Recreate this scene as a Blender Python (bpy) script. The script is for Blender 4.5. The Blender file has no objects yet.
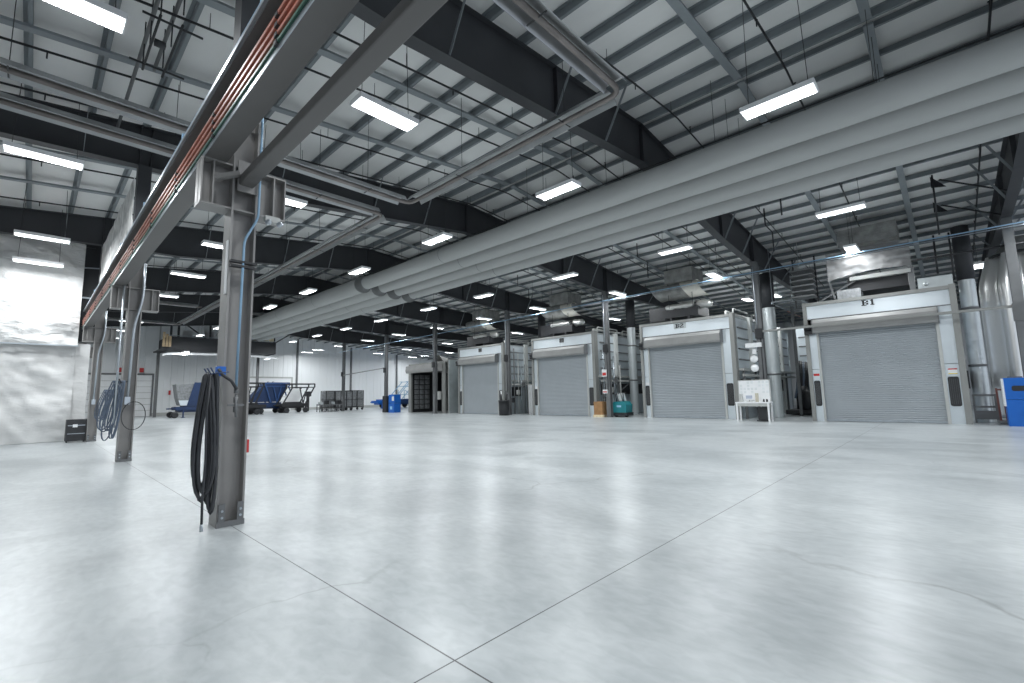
import bpy, math, random
from mathutils import Vector, Matrix, noise
R_ = random.Random(7)
C = bpy.context.scene.collection
PI = math.pi
V3 = Vector

# ------------------------------------------------------------------ mesh collector
class MB:
    def __init__(s): s.v = []; s.f = []; s.sm = []
    def add(s, vs, fs, smooth=False):
        n = len(s.v); s.v += [tuple(v) for v in vs]
        s.f += [tuple(i + n for i in f) for f in fs]; s.sm += [smooth] * len(fs)
        return s
    def box(s, x0, x1, y0, y1, z0, z1):
        if x0 > x1: x0, x1 = x1, x0
        if y0 > y1: y0, y1 = y1, y0
        if z0 > z1: z0, z1 = z1, z0
        return s.add([(x0,y0,z0),(x1,y0,z0),(x1,y1,z0),(x0,y1,z0),(x0,y0,z1),(x1,y0,z1),(x1,y1,z1),(x0,y1,z1)],
              [(0,3,2,1),(4,5,6,7),(0,1,5,4),(1,2,6,5),(2,3,7,6),(3,0,4,7)])
    def cbox(s, c, d):
        return s.box(c[0]-d[0]/2, c[0]+d[0]/2, c[1]-d[1]/2, c[1]+d[1]/2, c[2]-d[2]/2, c[2]+d[2]/2)
    def rbox(s, c, d, r, axis='x', n=4):
        """box with rounded corners in the plane normal to axis"""
        a, b = {'x': (1, 2), 'y': (0, 2), 'z': (0, 1)}[axis]; k = 'xyz'.index(axis)
        pts = []
        for q, (sa, sb) in enumerate(((1,1),(-1,1),(-1,-1),(1,-1))):
            for i in range(n + 1):
                t = q*PI/2 + i*PI/2/n
                pts.append((sa*(d[a]/2-r) + r*math.cos(t), sb*(d[b]/2-r) + r*math.sin(t)))
        vs = []
        for h in (-1, 1):
            for p in pts:
                v = [0,0,0]; v[a] = c[a]+p[0]; v[b] = c[b]+p[1]; v[k] = c[k]+h*d[k]/2; vs.append(v)
        m = len(pts)
        fs = [tuple(range(m)), tuple(range(2*m-1, m-1, -1))] + [(i, (i+1) % m, m+(i+1) % m, m+i) for i in range(m)]
        return s.add(vs, fs)
    def bar(s, p, q, w, h, up=(0,0,1)):
        p, q = V3(p), V3(q); d = (q-p).normalized(); u = V3(up)
        if abs(d.dot(u)) > .98: u = V3((1,0,0))
        x = d.cross(u).normalized(); y = x.cross(d).normalized()
        vs = []
        for e in (p, q):
            for a, b in ((-1,-1),(1,-1),(1,1),(-1,1)): vs.append(e + x*a*w/2 + y*b*h/2)
        return s.add(vs, [(0,3,2,1),(4,5,6,7),(0,1,5,4),(1,2,6,5),(2,3,7,6),(3,0,4,7)])
    def tube(s, pts, r, n=8, caps=True, closed=False):
        P = [V3(p) for p in pts]; m = len(P)
        rs = r if isinstance(r, (list, tuple)) else [r]*m
        vs = []; u = None
        for i in range(m):
            if closed: d = P[(i+1) % m]-P[i-1]
            else: d = P[min(i+1, m-1)]-P[max(i-1, 0)]
            d = d.normalized() if d.length > 1e-9 else V3((0,0,1))
            if u is None:
                a = V3((0,0,1)) if abs(d.z) < .9 else V3((1,0,0)); u = d.cross(a).normalized()
            else:
                u = (u - d*u.dot(d)); u = u.normalized() if u.length > 1e-6 else d.orthogonal().normalized()
            w = d.cross(u)
            for k in range(n):
                t = 2*PI*k/n; vs.append(P[i] + (u*math.cos(t)+w*math.sin(t))*rs[i])
        fs = []
        for i in range(m if closed else m-1):
            j = (i+1) % m
            for k in range(n): fs.append((i*n+k, i*n+(k+1) % n, j*n+(k+1) % n, j*n+k))
        s.add(vs, fs, True)
        if caps and not closed:
            b = len(s.v)-m*n; s.f += [tuple(b+q for q in range(n-1, -1, -1)), tuple(b+(m-1)*n+q for q in range(n))]; s.sm += [False, False]
        return s
    def cyl(s, p, q, r, n=16): return s.tube([p, q], r, n)
    def lathe(s, c, prof, n=24, axis='z', smooth=True):
        vs = []
        for (r, h) in prof:
            for k in range(n):
                t = 2*PI*k/n; a, b = r*math.cos(t), r*math.sin(t)
                vs.append({'z': (c[0]+a, c[1]+b, c[2]+h), 'y': (c[0]+a, c[1]+h, c[2]+b), 'x': (c[0]+h, c[1]+a, c[2]+b)}[axis])
        fs = [(i*n+k, i*n+(k+1) % n, (i+1)*n+(k+1) % n, (i+1)*n+k) for i in range(len(prof)-1) for k in range(n)]
        return s.add(vs, fs, smooth)
    def prism(s, poly, axis, a0, a1):
        """poly: 2D points in the plane normal to axis; extruded a0..a1"""
        def mk(p, a): return {'x': (a, p[0], p[1]), 'y': (p[0], a, p[1]), 'z': (p[0], p[1], a)}[axis]
        m = len(poly); vs = [mk(p, a0) for p in poly] + [mk(p, a1) for p in poly]
        return s.add(vs, [tuple(range(m-1, -1, -1)), tuple(range(m, 2*m))] + [(i, (i+1) % m, m+(i+1) % m, m+i) for i in range(m)])
    def quad(s, a, b, c, d): return s.add([a, b, c, d], [(0,1,2,3)])
    def grid(s, fn, nu, nv, smooth=True):
        vs = [fn(i/nu, j/nv) for j in range(nv+1) for i in range(nu+1)]
        return s.add(vs, [(j*(nu+1)+i, j*(nu+1)+i+1, (j+1)*(nu+1)+i+1, (j+1)*(nu+1)+i) for j in range(nv) for i in range(nu)], smooth)

def pieces(mb):
    par = list(range(len(mb.v)))
    def fd(a):
        while par[a] != a: par[a] = par[par[a]]; a = par[a]
        return a
    for f in mb.f:
        for q in f[1:]: par[fd(q)] = fd(f[0])
    out = {}
    for f, sm in zip(mb.f, mb.sm):
        out.setdefault(fd(f[0]), []).append((f, sm))
    res = []
    for fs in out.values():
        ids = sorted({i for f, _ in fs for i in f}); mp = {i: k for k, i in enumerate(ids)}
        m = MB(); m.v = [mb.v[i] for i in ids]; m.f = [tuple(mp[i] for i in f) for f, _ in fs]; m.sm = [q for _, q in fs]; res.append(m)
    return res
def buildp(mb, name, mat, parent):
    for m in pieces(mb): build(m, name, mat, parent)
WL = {}
def wloc(o): return WL.get(o.name, V3((0,0,0)))
def build(mb, name, mat, parent=None, loc=None, label=None, cat=None, group=None, kind=None, fix=True):
    base = wloc(parent) if parent is not None else V3(loc or (0,0,0))
    me = bpy.data.meshes.new(name)
    me.from_pydata([tuple(V3(v)-base) for v in mb.v], [], mb.f)
    me.polygons.foreach_set('use_smooth', mb.sm)
    if fix:
        import bmesh
        bm = bmesh.new(); bm.from_mesh(me); bmesh.ops.recalc_face_normals(bm, faces=bm.faces); bm.to_mesh(me); bm.free()
    me.materials.append(mat); me.update()
    o = bpy.data.objects.new(name, me); C.objects.link(o)
    if parent is not None: o.parent = parent; WL[o.name] = base
    else: o.location = base; WL[o.name] = base
    tag(o, label, cat, group, kind)
    return o
def tag(o, label=None, cat=None, group=None, kind=None):
    if label: o['label'] = label
    if cat: o['category'] = cat
    if group: o['group'] = group
    if kind: o['kind'] = kind
    return o
def thing(name, label, cat, loc=(0,0,0), group=None):
    o = bpy.data.objects.new(name, None); C.objects.link(o); o.location = loc; WL[o.name] = V3(loc)
    o.empty_display_size = .2
    return tag(o, label, cat, group)
def struct(mb, name, mat, **k): return build(mb, name, mat, kind='structure', **k)
def clone(root, loc, label=None, group=None):
    def cp(o, par):
        c = o.copy(); C.objects.link(c)
        if par is not None: c.parent = par
        for ch in list(o.children): cp(ch, c)
        return c
    r = cp(root, None); r.location = loc
    if label: r['label'] = label
    if group: r['group'] = group
    return r

# ------------------------------------------------------------------ materials
def newmat(name):
    m = bpy.data.materials.new(name); m.use_nodes = True
    nt = m.node_tree; return m, nt, nt.nodes['Principled BSDF']
def mat(name, col, rough=.5, metal=0, var=.08, scale=3.0, bump=0, bscale=40, spec=.5, stretch=(1,1,1), rvar=0, emit=None):
    m, nt, b = newmat(name); N = nt.nodes; L = nt.links
    tc = N.new('ShaderNodeTexCoord'); mp = N.new('ShaderNodeMapping'); mp.inputs['Scale'].default_value = stretch
    L.new(tc.outputs['Object'], mp.inputs['Vector'])
    nz = N.new('ShaderNodeTexNoise'); nz.inputs['Scale'].default_value = scale; nz.inputs['Detail'].default_value = 5
    L.new(mp.outputs[0], nz.inputs['Vector'])
    rp = N.new('ShaderNodeValToRGB'); rp.color_ramp.elements[0].position = .3; rp.color_ramp.elements[1].position = .7
    rp.color_ramp.elements[0].color = tuple(c*(1-var) for c in col)+(1,)
    rp.color_ramp.elements[1].color = tuple(min(1, c*(1+var)) for c in col)+(1,)
    L.new(nz.outputs['Fac'], rp.inputs['Fac']); L.new(rp.outputs['Color'], b.inputs['Base Color'])
    b.inputs['Roughness'].default_value = rough; b.inputs['Metallic'].default_value = metal
    b.inputs['Specular IOR Level'].default_value = spec
    if rvar:
        mr = N.new('ShaderNodeMapRange'); mr.inputs['To Min'].default_value = max(0.02, rough-rvar); mr.inputs['To Max'].default_value = rough+rvar
        L.new(nz.outputs['Fac'], mr.inputs['Value']); L.new(mr.outputs[0], b.inputs['Roughness'])
    if bump:
        n2 = N.new('ShaderNodeTexNoise'); n2.inputs['Scale'].default_value = bscale; n2.inputs['Detail'].default_value = 4
        L.new(mp.outputs[0], n2.inputs['Vector'])
        bp = N.new('ShaderNodeBump'); bp.inputs['Strength'].default_value = bump; bp.inputs['Distance'].default_value = .02
        L.new(n2.outputs['Fac'], bp.inputs['Height']); L.new(bp.outputs[0], b.inputs['Normal'])
    return m
def emis(name, col, strength):
    m = bpy.data.materials.new(name); m.use_nodes = True; nt = m.node_tree; nt.nodes.clear()
    e = nt.nodes.new('ShaderNodeEmission'); e.inputs[0].default_value = tuple(col)+(1,); e.inputs[1].default_value = strength
    o = nt.nodes.new('ShaderNodeOutputMaterial'); nt.links.new(e.outputs[0], o.inputs[0]); return m

M = {}
M['girder'] = mat('girder_paint', (.038,.040,.045), .55, 0, .12, 1.2)
M['crane'] = mat('runway_paint', (.14,.135,.132), .5, 0, .06, 1.0)
M['column'] = mat('column_paint', (.27,.262,.255), .42, 0, .08, 2.5)
M['post'] = mat('post_paint', (.15,.155,.16), .45, 0, .12, 2.5)
M['dark'] = mat('black_steel', (.02,.021,.024), .5, 0, .15, 3)
M['purlin'] = mat('purlin_paint', (.21,.235,.25), .5, 0, .08, 1.5)
M['strut'] = mat('strut_paint', (.24,.265,.28), .5, 0, .08, 1.5)
M['ceil'] = mat('roof_insulation', (.76,.76,.75), .6, 0, .08, .9, .8, 2.2, stretch=(1,.35,1))
M['fabric'] = mat('duct_fabric', (.43,.44,.435), .75, 0, .05, .8, .25, 2.0, stretch=(1,.4,1))
M['fabseam'] = mat('duct_seam', (.16,.165,.165), .8)
M['alu'] = mat('heater_reflector', (.42,.43,.44), .35, .85, .1, 2)
M['heatpipe'] = mat('heater_tube', (.22,.20,.19), .4, .7, .2, 2)
M['galv'] = mat('galvanized_sheet', (.72,.78,.82), .30, .6, .04, 1.2, .7, 1.0)
M['galvdull'] = mat('galvanized_dull', (.50,.54,.55), .42, .55, .12, 2.0)
M['boothgrey'] = mat('booth_frame_grey', (.27,.275,.265), .45, .1, .06, 2)
M['pillar'] = mat('pale_pillar', (.70,.71,.69), .45, .1, .05, 2)
M['hood'] = mat('door_hood_grey', (.30,.30,.295), .55, .15, .08, 2)
M['pale'] = mat('pale_channel', (.48,.49,.475), .5, .1, .06, 2)
M['white'] = mat('white_paint', (.86,.87,.88), .45, 0, .03, 2)
M['black'] = mat('black_rubber', (.022,.023,.026), .45, 0, .2, 6)
M['hose'] = mat('rubber_hose', (.035,.037,.042), .38, 0, .2, 9)
M['bluehose'] = mat('bluish_hose', (.10,.13,.18), .4, 0, .2, 9)
M['blue'] = mat('blue_paint', (.012,.036,.11), .35, 0, .15, 3)
M['bluebright'] = mat('bright_blue_paint', (.01,.13,.52), .35, 0, .06, 3)
M['bluepipe'] = mat('light_blue_pipe', (.26,.42,.58), .5, 0, .08, 4)
M['conduit'] = mat('grey_conduit', (.46,.50,.54), .3, .7, .08, 4)
M['orange'] = mat('orange_conductor', (.36,.125,.085), .45, 0, .12, 4)
M['green'] = mat('green_conductor', (.03,.10,.07), .45, 0, .12, 4)
M['red'] = mat('red_paint', (.55,.03,.03), .4)
M['yellow'] = mat('yellow_label', (.75,.6,.05), .5)
M['teal'] = mat('teal_plastic', (.02,.22,.25), .35)
M['brown'] = mat('cardboard', (.36,.20,.09), .8, 0, .12, 5)
M['tan'] = mat('tan_boards', (.8,.64,.44), .8, 0, .35, 4)
M['plank'] = mat('plank_tan', (.60,.45,.28), .7, 0, .2, 3)
M['foil'] = mat('foil_wrap', (.60,.60,.585), .36, .8, .12, 2, .8, 6)
M['foildark'] = mat('dull_foil_wrap', (.30,.30,.29), .55, .3, .3, 3, .5, 9)
M['foilwhite'] = mat('pale_wrap', (.80,.77,.70), .6, .1, .1, 4, .4, 8)
M['tank'] = mat('bright_tank_sheet', (.80,.80,.79), .29, .75, .04, .8, .1, 1.2, stretch=(1,1,.25))
M['mottled'] = mat('mottled_plastic_sheet', (.68,.675,.66), .55, 0, .40, 5, .6, 7, stretch=(1,1,.6))
M['mesh'] = mat('wire_mesh_grey', (.25,.26,.27), .5, .3, .3, 8)
M['paper'] = mat('paper_white', (.80,.81,.82), .6, 0, .03, 3)
M['screen'] = mat('print_grey', (.42,.46,.55), .6)
M['cyan'] = mat('bin_label', (.35,.6,.8), .5)
M['glow'] = emis('tube_glow', (.94,.98,1.0), 4)
M['farglow'] = emis('valance_glow', (.96,.985,1.0), 6)

# plastic wrap (translucent)
def wrapmat():
    m, nt, b = newmat('clear_plastic_wrap')
    b.inputs['Base Color'].default_value = (.24,.24,.24,1); b.inputs['Roughness'].default_value = .6
    b.inputs['Alpha'].default_value = .6
    n = nt.nodes.new('ShaderNodeTexNoise'); n.inputs['Scale'].default_value = 5; tc = nt.nodes.new('ShaderNodeTexCoord')
    nt.links.new(tc.outputs['Object'], n.inputs['Vector'])
    bp = nt.nodes.new('ShaderNodeBump'); bp.inputs['Strength'].default_value = .6; bp.inputs['Distance'].default_value = .05
    nt.links.new(n.outputs['Fac'], bp.inputs['Height']); nt.links.new(bp.outputs[0], b.inputs['Normal']); return m
M['wrap'] = wrapmat()

def curtmat(name, bs):
    m, nt, b = newmat(name); N = nt.nodes; L = nt.links
    tc = N.new('ShaderNodeTexCoord'); nz = N.new('ShaderNodeTexNoise'); nz.inputs['Scale'].default_value = 1.5; nz.inputs['Detail'].default_value = 6
    L.new(tc.outputs['Object'], nz.inputs['Vector'])
    rp = N.new('ShaderNodeValToRGB'); rp.color_ramp.elements[0].color = (.60,.60,.595,1); rp.color_ramp.elements[1].color = (.72,.72,.715,1)
    L.new(nz.outputs['Fac'], rp.inputs['Fac']); L.new(rp.outputs[0], b.inputs['Base Color'])
    b.inputs['Roughness'].default_value = .5
    mp = N.new('ShaderNodeMapping'); mp.inputs['Scale'].default_value = (1,1,2.2); L.new(tc.outputs['Object'], mp.inputs[0])
    n2 = N.new('ShaderNodeTexNoise'); n2.inputs['Scale'].default_value = 2.4; n2.inputs['Detail'].default_value = 5; n2.inputs['Distortion'].default_value = .8
    L.new(mp.outputs[0], n2.inputs['Vector'])
    bp = N.new('ShaderNodeBump'); bp.inputs['Strength'].default_value = bs; bp.inputs['Distance'].default_value = .10
    L.new(n2.outputs['Fac'], bp.inputs['Height']); L.new(bp.outputs[0], b.inputs['Normal']); return m
M['curtain'] = curtmat('white_curtain', .7); M['curtain2'] = curtmat('smooth_white_curtain', .16)

def floormat():
    m, nt, b = newmat('polished_concrete'); N = nt.nodes; L = nt.links
    tc = N.new('ShaderNodeTexCoord')
    def noi(sc, det=6, dist=0, st=(1,1,1)):
        mp = N.new('ShaderNodeMapping'); mp.inputs['Scale'].default_value = st; L.new(tc.outputs['Object'], mp.inputs[0])
        n = N.new('ShaderNodeTexNoise'); n.inputs['Scale'].default_value = sc; n.inputs['Detail'].default_value = det
        n.inputs['Distortion'].default_value = dist; L.new(mp.outputs[0], n.inputs['Vector']); return n
    def ramp(src, p0, c0, p1, c1):
        r = N.new('ShaderNodeValToRGB'); e = r.color_ramp.elements; e[0].position = p0; e[1].position = p1
        e[0].color = c0 if len(c0) == 4 else c0+(1,); e[1].color = c1 if len(c1) == 4 else c1+(1,); L.new(src, r.inputs['Fac']); return r
    def mix(f, a, bb, t='MIX'):
        x = N.new('ShaderNodeMix'); x.data_type = 'RGBA'; x.blend_type = t
        if isinstance(f, float): x.inputs['Factor'].default_value = f
        else: L.new(f, x.inputs['Factor'])
        L.new(a, x.inputs['A'])
        if isinstance(bb, tuple): x.inputs['B'].default_value = bb
        else: L.new(bb, x.inputs['B'])
        return x.outputs['Result']
    big = noi(.28, 7, .5); c = ramp(big.outputs['Fac'], .30, (.425,.45,.46), .72, (.50,.525,.53)).outputs[0]
    med = noi(1.5, 8, .6); c = mix(.55, c, ramp(med.outputs['Fac'], .28, (.88,.89,.90), .72, (1.07,1.065,1.06)).outputs[0], 'MULTIPLY')
    sm = noi(.75, 9, 1.2, (1,.5,1)); c = mix(.75, c, ramp(sm.outputs['Fac'], .34, (.66,.68,.69), .60, (1.06,1.06,1.06)).outputs[0], 'MULTIPLY')
    fin = noi(14, 8, .4, (1,.5,1)); c = mix(.55, c, ramp(fin.outputs['Fac'], .34, (.80,.81,.82), .64, (1.08,1.08,1.08)).outputs[0], 'MULTIPLY')
    # thin wandering hairline cracks
    vo = N.new('ShaderNodeTexVoronoi'); vo.feature = 'DISTANCE_TO_EDGE'; vo.inputs['Scale'].default_value = .17
    ds = noi(.8, 6); va = N.new('ShaderNodeVectorMath'); va.operation = 'MULTIPLY_ADD'
    L.new(ds.outputs['Color'], va.inputs[0]); va.inputs[1].default_value = (1.6,1.6,0); L.new(tc.outputs['Object'], va.inputs[2])
    L.new(va.outputs[0], vo.inputs['Vector'])
    ck = ramp(vo.outputs['Distance'], .0, (1,1,1), .0016, (0,0,0))
    mk = noi(.35, 3); mkr = ramp(mk.outputs['Fac'], .50, (0,0,0), .60, (1,1,1))
    mm = N.new('ShaderNodeMath'); mm.operation = 'MULTIPLY'; L.new(ck.outputs[0], mm.inputs[0]); L.new(mkr.outputs[0], mm.inputs[1])
    m3 = N.new('ShaderNodeMath'); m3.operation = 'MULTIPLY'; L.new(mm.outputs[0], m3.inputs[0]); m3.inputs[1].default_value = .5
    c = mix(m3.outputs[0], c, (.14,.15,.15,1))
    # saw-cut joints
    sx = N.new('ShaderNodeSeparateXYZ'); L.new(tc.outputs['Object'], sx.inputs[0])
    def line(out, at, w):
        a = N.new('ShaderNodeMath'); a.operation = 'SUBTRACT'; L.new(out, a.inputs[0]); a.inputs[1].default_value = at
        d = N.new('ShaderNodeMath'); d.operation = 'ABSOLUTE'; L.new(a.outputs[0], d.inputs[0])
        l = N.new('ShaderNodeMath'); l.operation = 'LESS_THAN'; L.new(d.outputs[0], l.inputs[0]); l.inputs[1].default_value = w; return l
    j1 = line(sx.outputs['X'], 1.535, .0045); j2 = line(sx.outputs['Y'], 1.90, .0045)
    mx = N.new('ShaderNodeMath'); mx.operation = 'MAXIMUM'; L.new(j1.outputs[0], mx.inputs[0]); L.new(j2.outputs[0], mx.inputs[1])
    c = mix(mx.outputs[0], c, (.05,.052,.055,1))
    L.new(c, b.inputs['Base Color'])
    b.inputs['Roughness'].default_value = .30
    b.inputs['Specular IOR Level'].default_value = .5
    bn = noi(1.1, 3); bp = N.new('ShaderNodeBump'); bp.inputs['Strength'].default_value = .05; bp.inputs['Distance'].default_value = .01
    L.new(bn.outputs['Fac'], bp.inputs['Height']); L.new(bp.outputs[0], b.inputs['Normal'])
    return m
M['floor'] = floormat()

def ribmat(name, col, axis='X', freq=3.2, rough=.4, bump=.5):
    """painted sheet with a fine ribbed profile"""
    m, nt, b = newmat(name); N = nt.nodes; L = nt.links
    tc = N.new('ShaderNodeTexCoord'); sx = N.new('ShaderNodeSeparateXYZ'); L.new(tc.outputs['Object'], sx.inputs[0])
    mu = N.new('ShaderNodeMath'); mu.operation = 'MULTIPLY'; L.new(sx.outputs[axis], mu.inputs[0]); mu.inputs[1].default_value = freq
    fr = N.new('ShaderNodeMath'); fr.operation = 'FRACT'; L.new(mu.outputs[0], fr.inputs[0])
    rp = N.new('ShaderNodeValToRGB'); e = rp.color_ramp.elements; e[0].position = 0; e[0].color = (0,0,0,1); e[1].position = .06; e[1].color = (1,1,1,1)
    x = e.new(.9); x.color = (1,1,1,1); x = e.new(1); x.color = (0,0,0,1)
    L.new(fr.outputs[0], rp.inputs['Fac'])
    bp = N.new('ShaderNodeBump'); bp.inputs['Strength'].default_value = bump; bp.inputs['Distance'].default_value = .03
    L.new(rp.outputs[0], bp.inputs['Height']); L.new(bp.outputs[0], b.inputs['Normal'])
    b.inputs['Base Color'].default_value = tuple(col)+(1,); b.inputs['Roughness'].default_value = rough
    return m
M['wall'] = ribmat('white_ribbed_wall', (.87,.89,.90), 'X', 1.0, .3, .8)
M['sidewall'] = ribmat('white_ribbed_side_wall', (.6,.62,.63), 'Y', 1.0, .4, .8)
M['spiral'] = ribmat('spiral_duct_sheet', (.62,.66,.67), 'Z', 6.5, .3, .25)
M['spiral'].node_tree.nodes['Principled BSDF'].inputs['Metallic'].default_value = .45

# ------------------------------------------------------------------ layout
H = 1.3
YG = [-2.0, 5.7, 13.5, 21.4, 29.2, 37.0, 44.8]          # girder line at the corbelled columns
YP = [-1.76, 5.75, 13.05, 20.4, 27.3, 35.0, 42.8]       # same line at the booth-side posts
XR = 11.4
YB0, YB1 = -13.0, 53.0
XL, XRT = -6.0, 40.0
def zp(x): return 7.75+.092*x if x <= XR else 8.80-.0915*(x-XR)      # underside of purlins
def yskew(k, x):
    t = (x-1.53)/(21.0-1.53); return YG[k]+(YP[k]-YG[k])*max(-.4, min(2, t))

# ---- floor, ceiling, walls
g = MB(); g.box(XL-.2, XRT+.2, YB0, YB1+.2, -.15, 0); struct(g, 'floor', M['floor'])
g = MB()
xs = [XL, XR, XRT]
vs = []
for x in xs:
    for y in (YB0, YB1+.2): vs.append((x, y, zp(x)+.172))
for x in xs:
    for y in (YB0, YB1+.2): vs.append((x, y, zp(x)+.40))
g.add(vs, [(0,1,3,2),(2,3,5,4),(6,8,9,7),(8,10,11,9),(0,2,8,6),(2,4,10,8),(1,7,9,3),(3,9,11,5),(0,6,7,1),(4,5,11,10)])
struct(g, 'ceiling', M['ceil'])
g = MB()
for i in range(int((XRT-XL)/.5)):
    x = XL+i*.5
    g.box(x, x+.44, YB1, YB1+.2, 0, zp(x)+.2); g.box(x+.44, x+.5, YB1+.03, YB1+.2, 0, zp(x)+.2)
struct(g, 'wall_back', M['wall'])
g = MB(); g.box(XRT, XRT+.2, YB0, YB1, 0, zp(XRT)+.3)
struct(g, 'wall_right', M['sidewall'])
g = MB(); g.box(XL-.2, XL, YB0, YB1, 0, zp(XL)+.3); struct(g, 'wall_left', M['sidewall'])
g = MB(); g.box(XL, XRT, YB1-.04, YB1-.002, 0, .28); struct(g, 'baseboard_back', M['pale'])
g = MB()
for x in (13.6, 20.4, 26.8, 33.2): g.box(x, x+.16, YB1-.2, YB1-.002, 0, zp(x)-.05)
struct(g, 'trim_1', M['post'])

g = MB(); g.box(7.95, 8.05, YB1-.1, YB1-.002, 0, zp(8)-.05); struct(g, 'trim_2', M['pale'])
# sectional overhead doors in the far wall
for n, (x0, x1, z1) in enumerate(((3.2, 7.6, 3.72), (15.7, 19.9, 3.55))):
    g = MB()
    for k in range(7):
        a = k*z1/7; g.box(x0, x1, YB1-.10, YB1-.045, a+.02, a+z1/7-.02)
    d = struct(g, 'door_%d' % (n+1), M['white'])
    bk = MB(); bk.box(x0, x1, YB1-.06, YB1-.042, 0, z1); build(bk, 'door_core', M['pale'], d)
    f = MB(); f.box(x0-.14, x0, YB1-.14, YB1-.042, 0, z1+.14); f.box(x1, x1+.14, YB1-.14, YB1-.042, 0, z1+.14); f.box(x0, x1, YB1-.14, YB1-.042, z1, z1+.14)
    build(f, 'door_frame', M['post'] if n == 0 else M['pale'], d)
    h = MB(); h.box((x0+x1)/2-.2, (x0+x1)/2+.2, YB1-.13, YB1-.10, .9, 1.0); build(h, 'handle', M['dark'], d)
    if n == 1:
        w = MB()
        cx = 17.8
        for q in (-.28, .22): 
            w.box(cx+q-.12, cx+q+.10, YB1-.112, YB1-.102, 3.12, 3.16); w.box(cx+q-.12, cx+q+.10, YB1-.112, YB1-.102, 2.9, 2.94)
            w.box(cx+q-.12, cx+q-.07, YB1-.112, YB1-.102, 2.9, 3.16)
        build(w, 'number_marks', M['dark'], d)

# ------------------------------------------------------------------ roof steel
ORD = ['first','second','third','fourth','fifth','sixth','seventh','eighth','ninth','tenth','eleventh','twelfth','thirteenth','fourteenth','fifteenth',
       'sixteenth','seventeenth','eighteenth','nineteenth','twentieth']
def ordn(n):
    if n < 20: return ORD[n]
    t, u = divmod(n+1, 10); return {2:'twenty',3:'thirty'}[t]+('-'+ORD[u-1] if u else '')+('' if u else 'th')
def purlin(x, side, n):
    z = zp(x)-.0
    g = MB()
    s = 1 if side == 'col' else -1
    g.box(x-.006, x+.006, YB0, YB1, z+.004, z+.16)
    g.box(x, x+s*.06, YB0, YB1, z, z+.008)
    g.box(x-s*.07, x, YB0, YB1, z+.155, z+.162)
    g.box(x+s*.056, x+s*.062, YB0, YB1, z, z+.025)
    if side == 'col': lab = 'steel roof purlin on the column-side slope, %s from the ridge' % ordn(n)
    else: lab = 'steel roof purlin on the booth-side slope, %s from the ridge' % ordn(n)
    build(g, 'roof_purlin', M['purlin'], loc=(x, 0, z), label=lab, cat='purlin', group='roof purlins')
k = 0; x = XR-.03
xs_l = []
while x > XL+.2: xs_l.append(x); x -= .985
xs_r = []; x = XR+.35
while x < XRT-.2: xs_r.append(x); x += .985
for n, x in enumerate(xs_l): purlin(x, 'col', n)
for n, x in enumerate(xs_r): purlin(x, 'booth', n)

# struts crossing the purlins, two to each bay
bays = ['behind the camera', 'before the black hose column', 'past the black hose column', 'past the second hose column', 'past the third column',
        'past the fourth column', 'in the last bay but one']
sy = []
for i in range(len(YG)-1):
    for t in (.333, .655): sy.append(YG[i]+(YG[i+1]-YG[i])*t)
sy += [47.4, 50.0]
for i, y in enumerate(sy):
    for side in (0, 1):
        a, b = (XL+.1, XR-.1) if side == 0 else (XR+.1, XRT-.1)
        g = MB(); za, zb = zp(a)-.004, zp(b)-.004
        g.add([(a,y-.085,za),(b,y-.085,zb),(b,y+.085,zb),(a,y+.085,za),(a,y-.085,za-.05),(b,y-.085,zb-.05),(b,y+.085,zb-.05),(a,y+.085,za-.05)],
              [(0,3,2,1),(4,5,6,7),(0,1,5,4),(1,2,6,5),(2,3,7,6),(3,0,4,7)])
        build(g, 'roof_strut', M['strut'], loc=(a, y, za), cat='strut', group='struts across the purlins',
              label='flat grey strut crossing under the %s purlins, %s from the camera' % ('column-side' if side == 0 else 'booth-side', ordn(i)))

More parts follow.
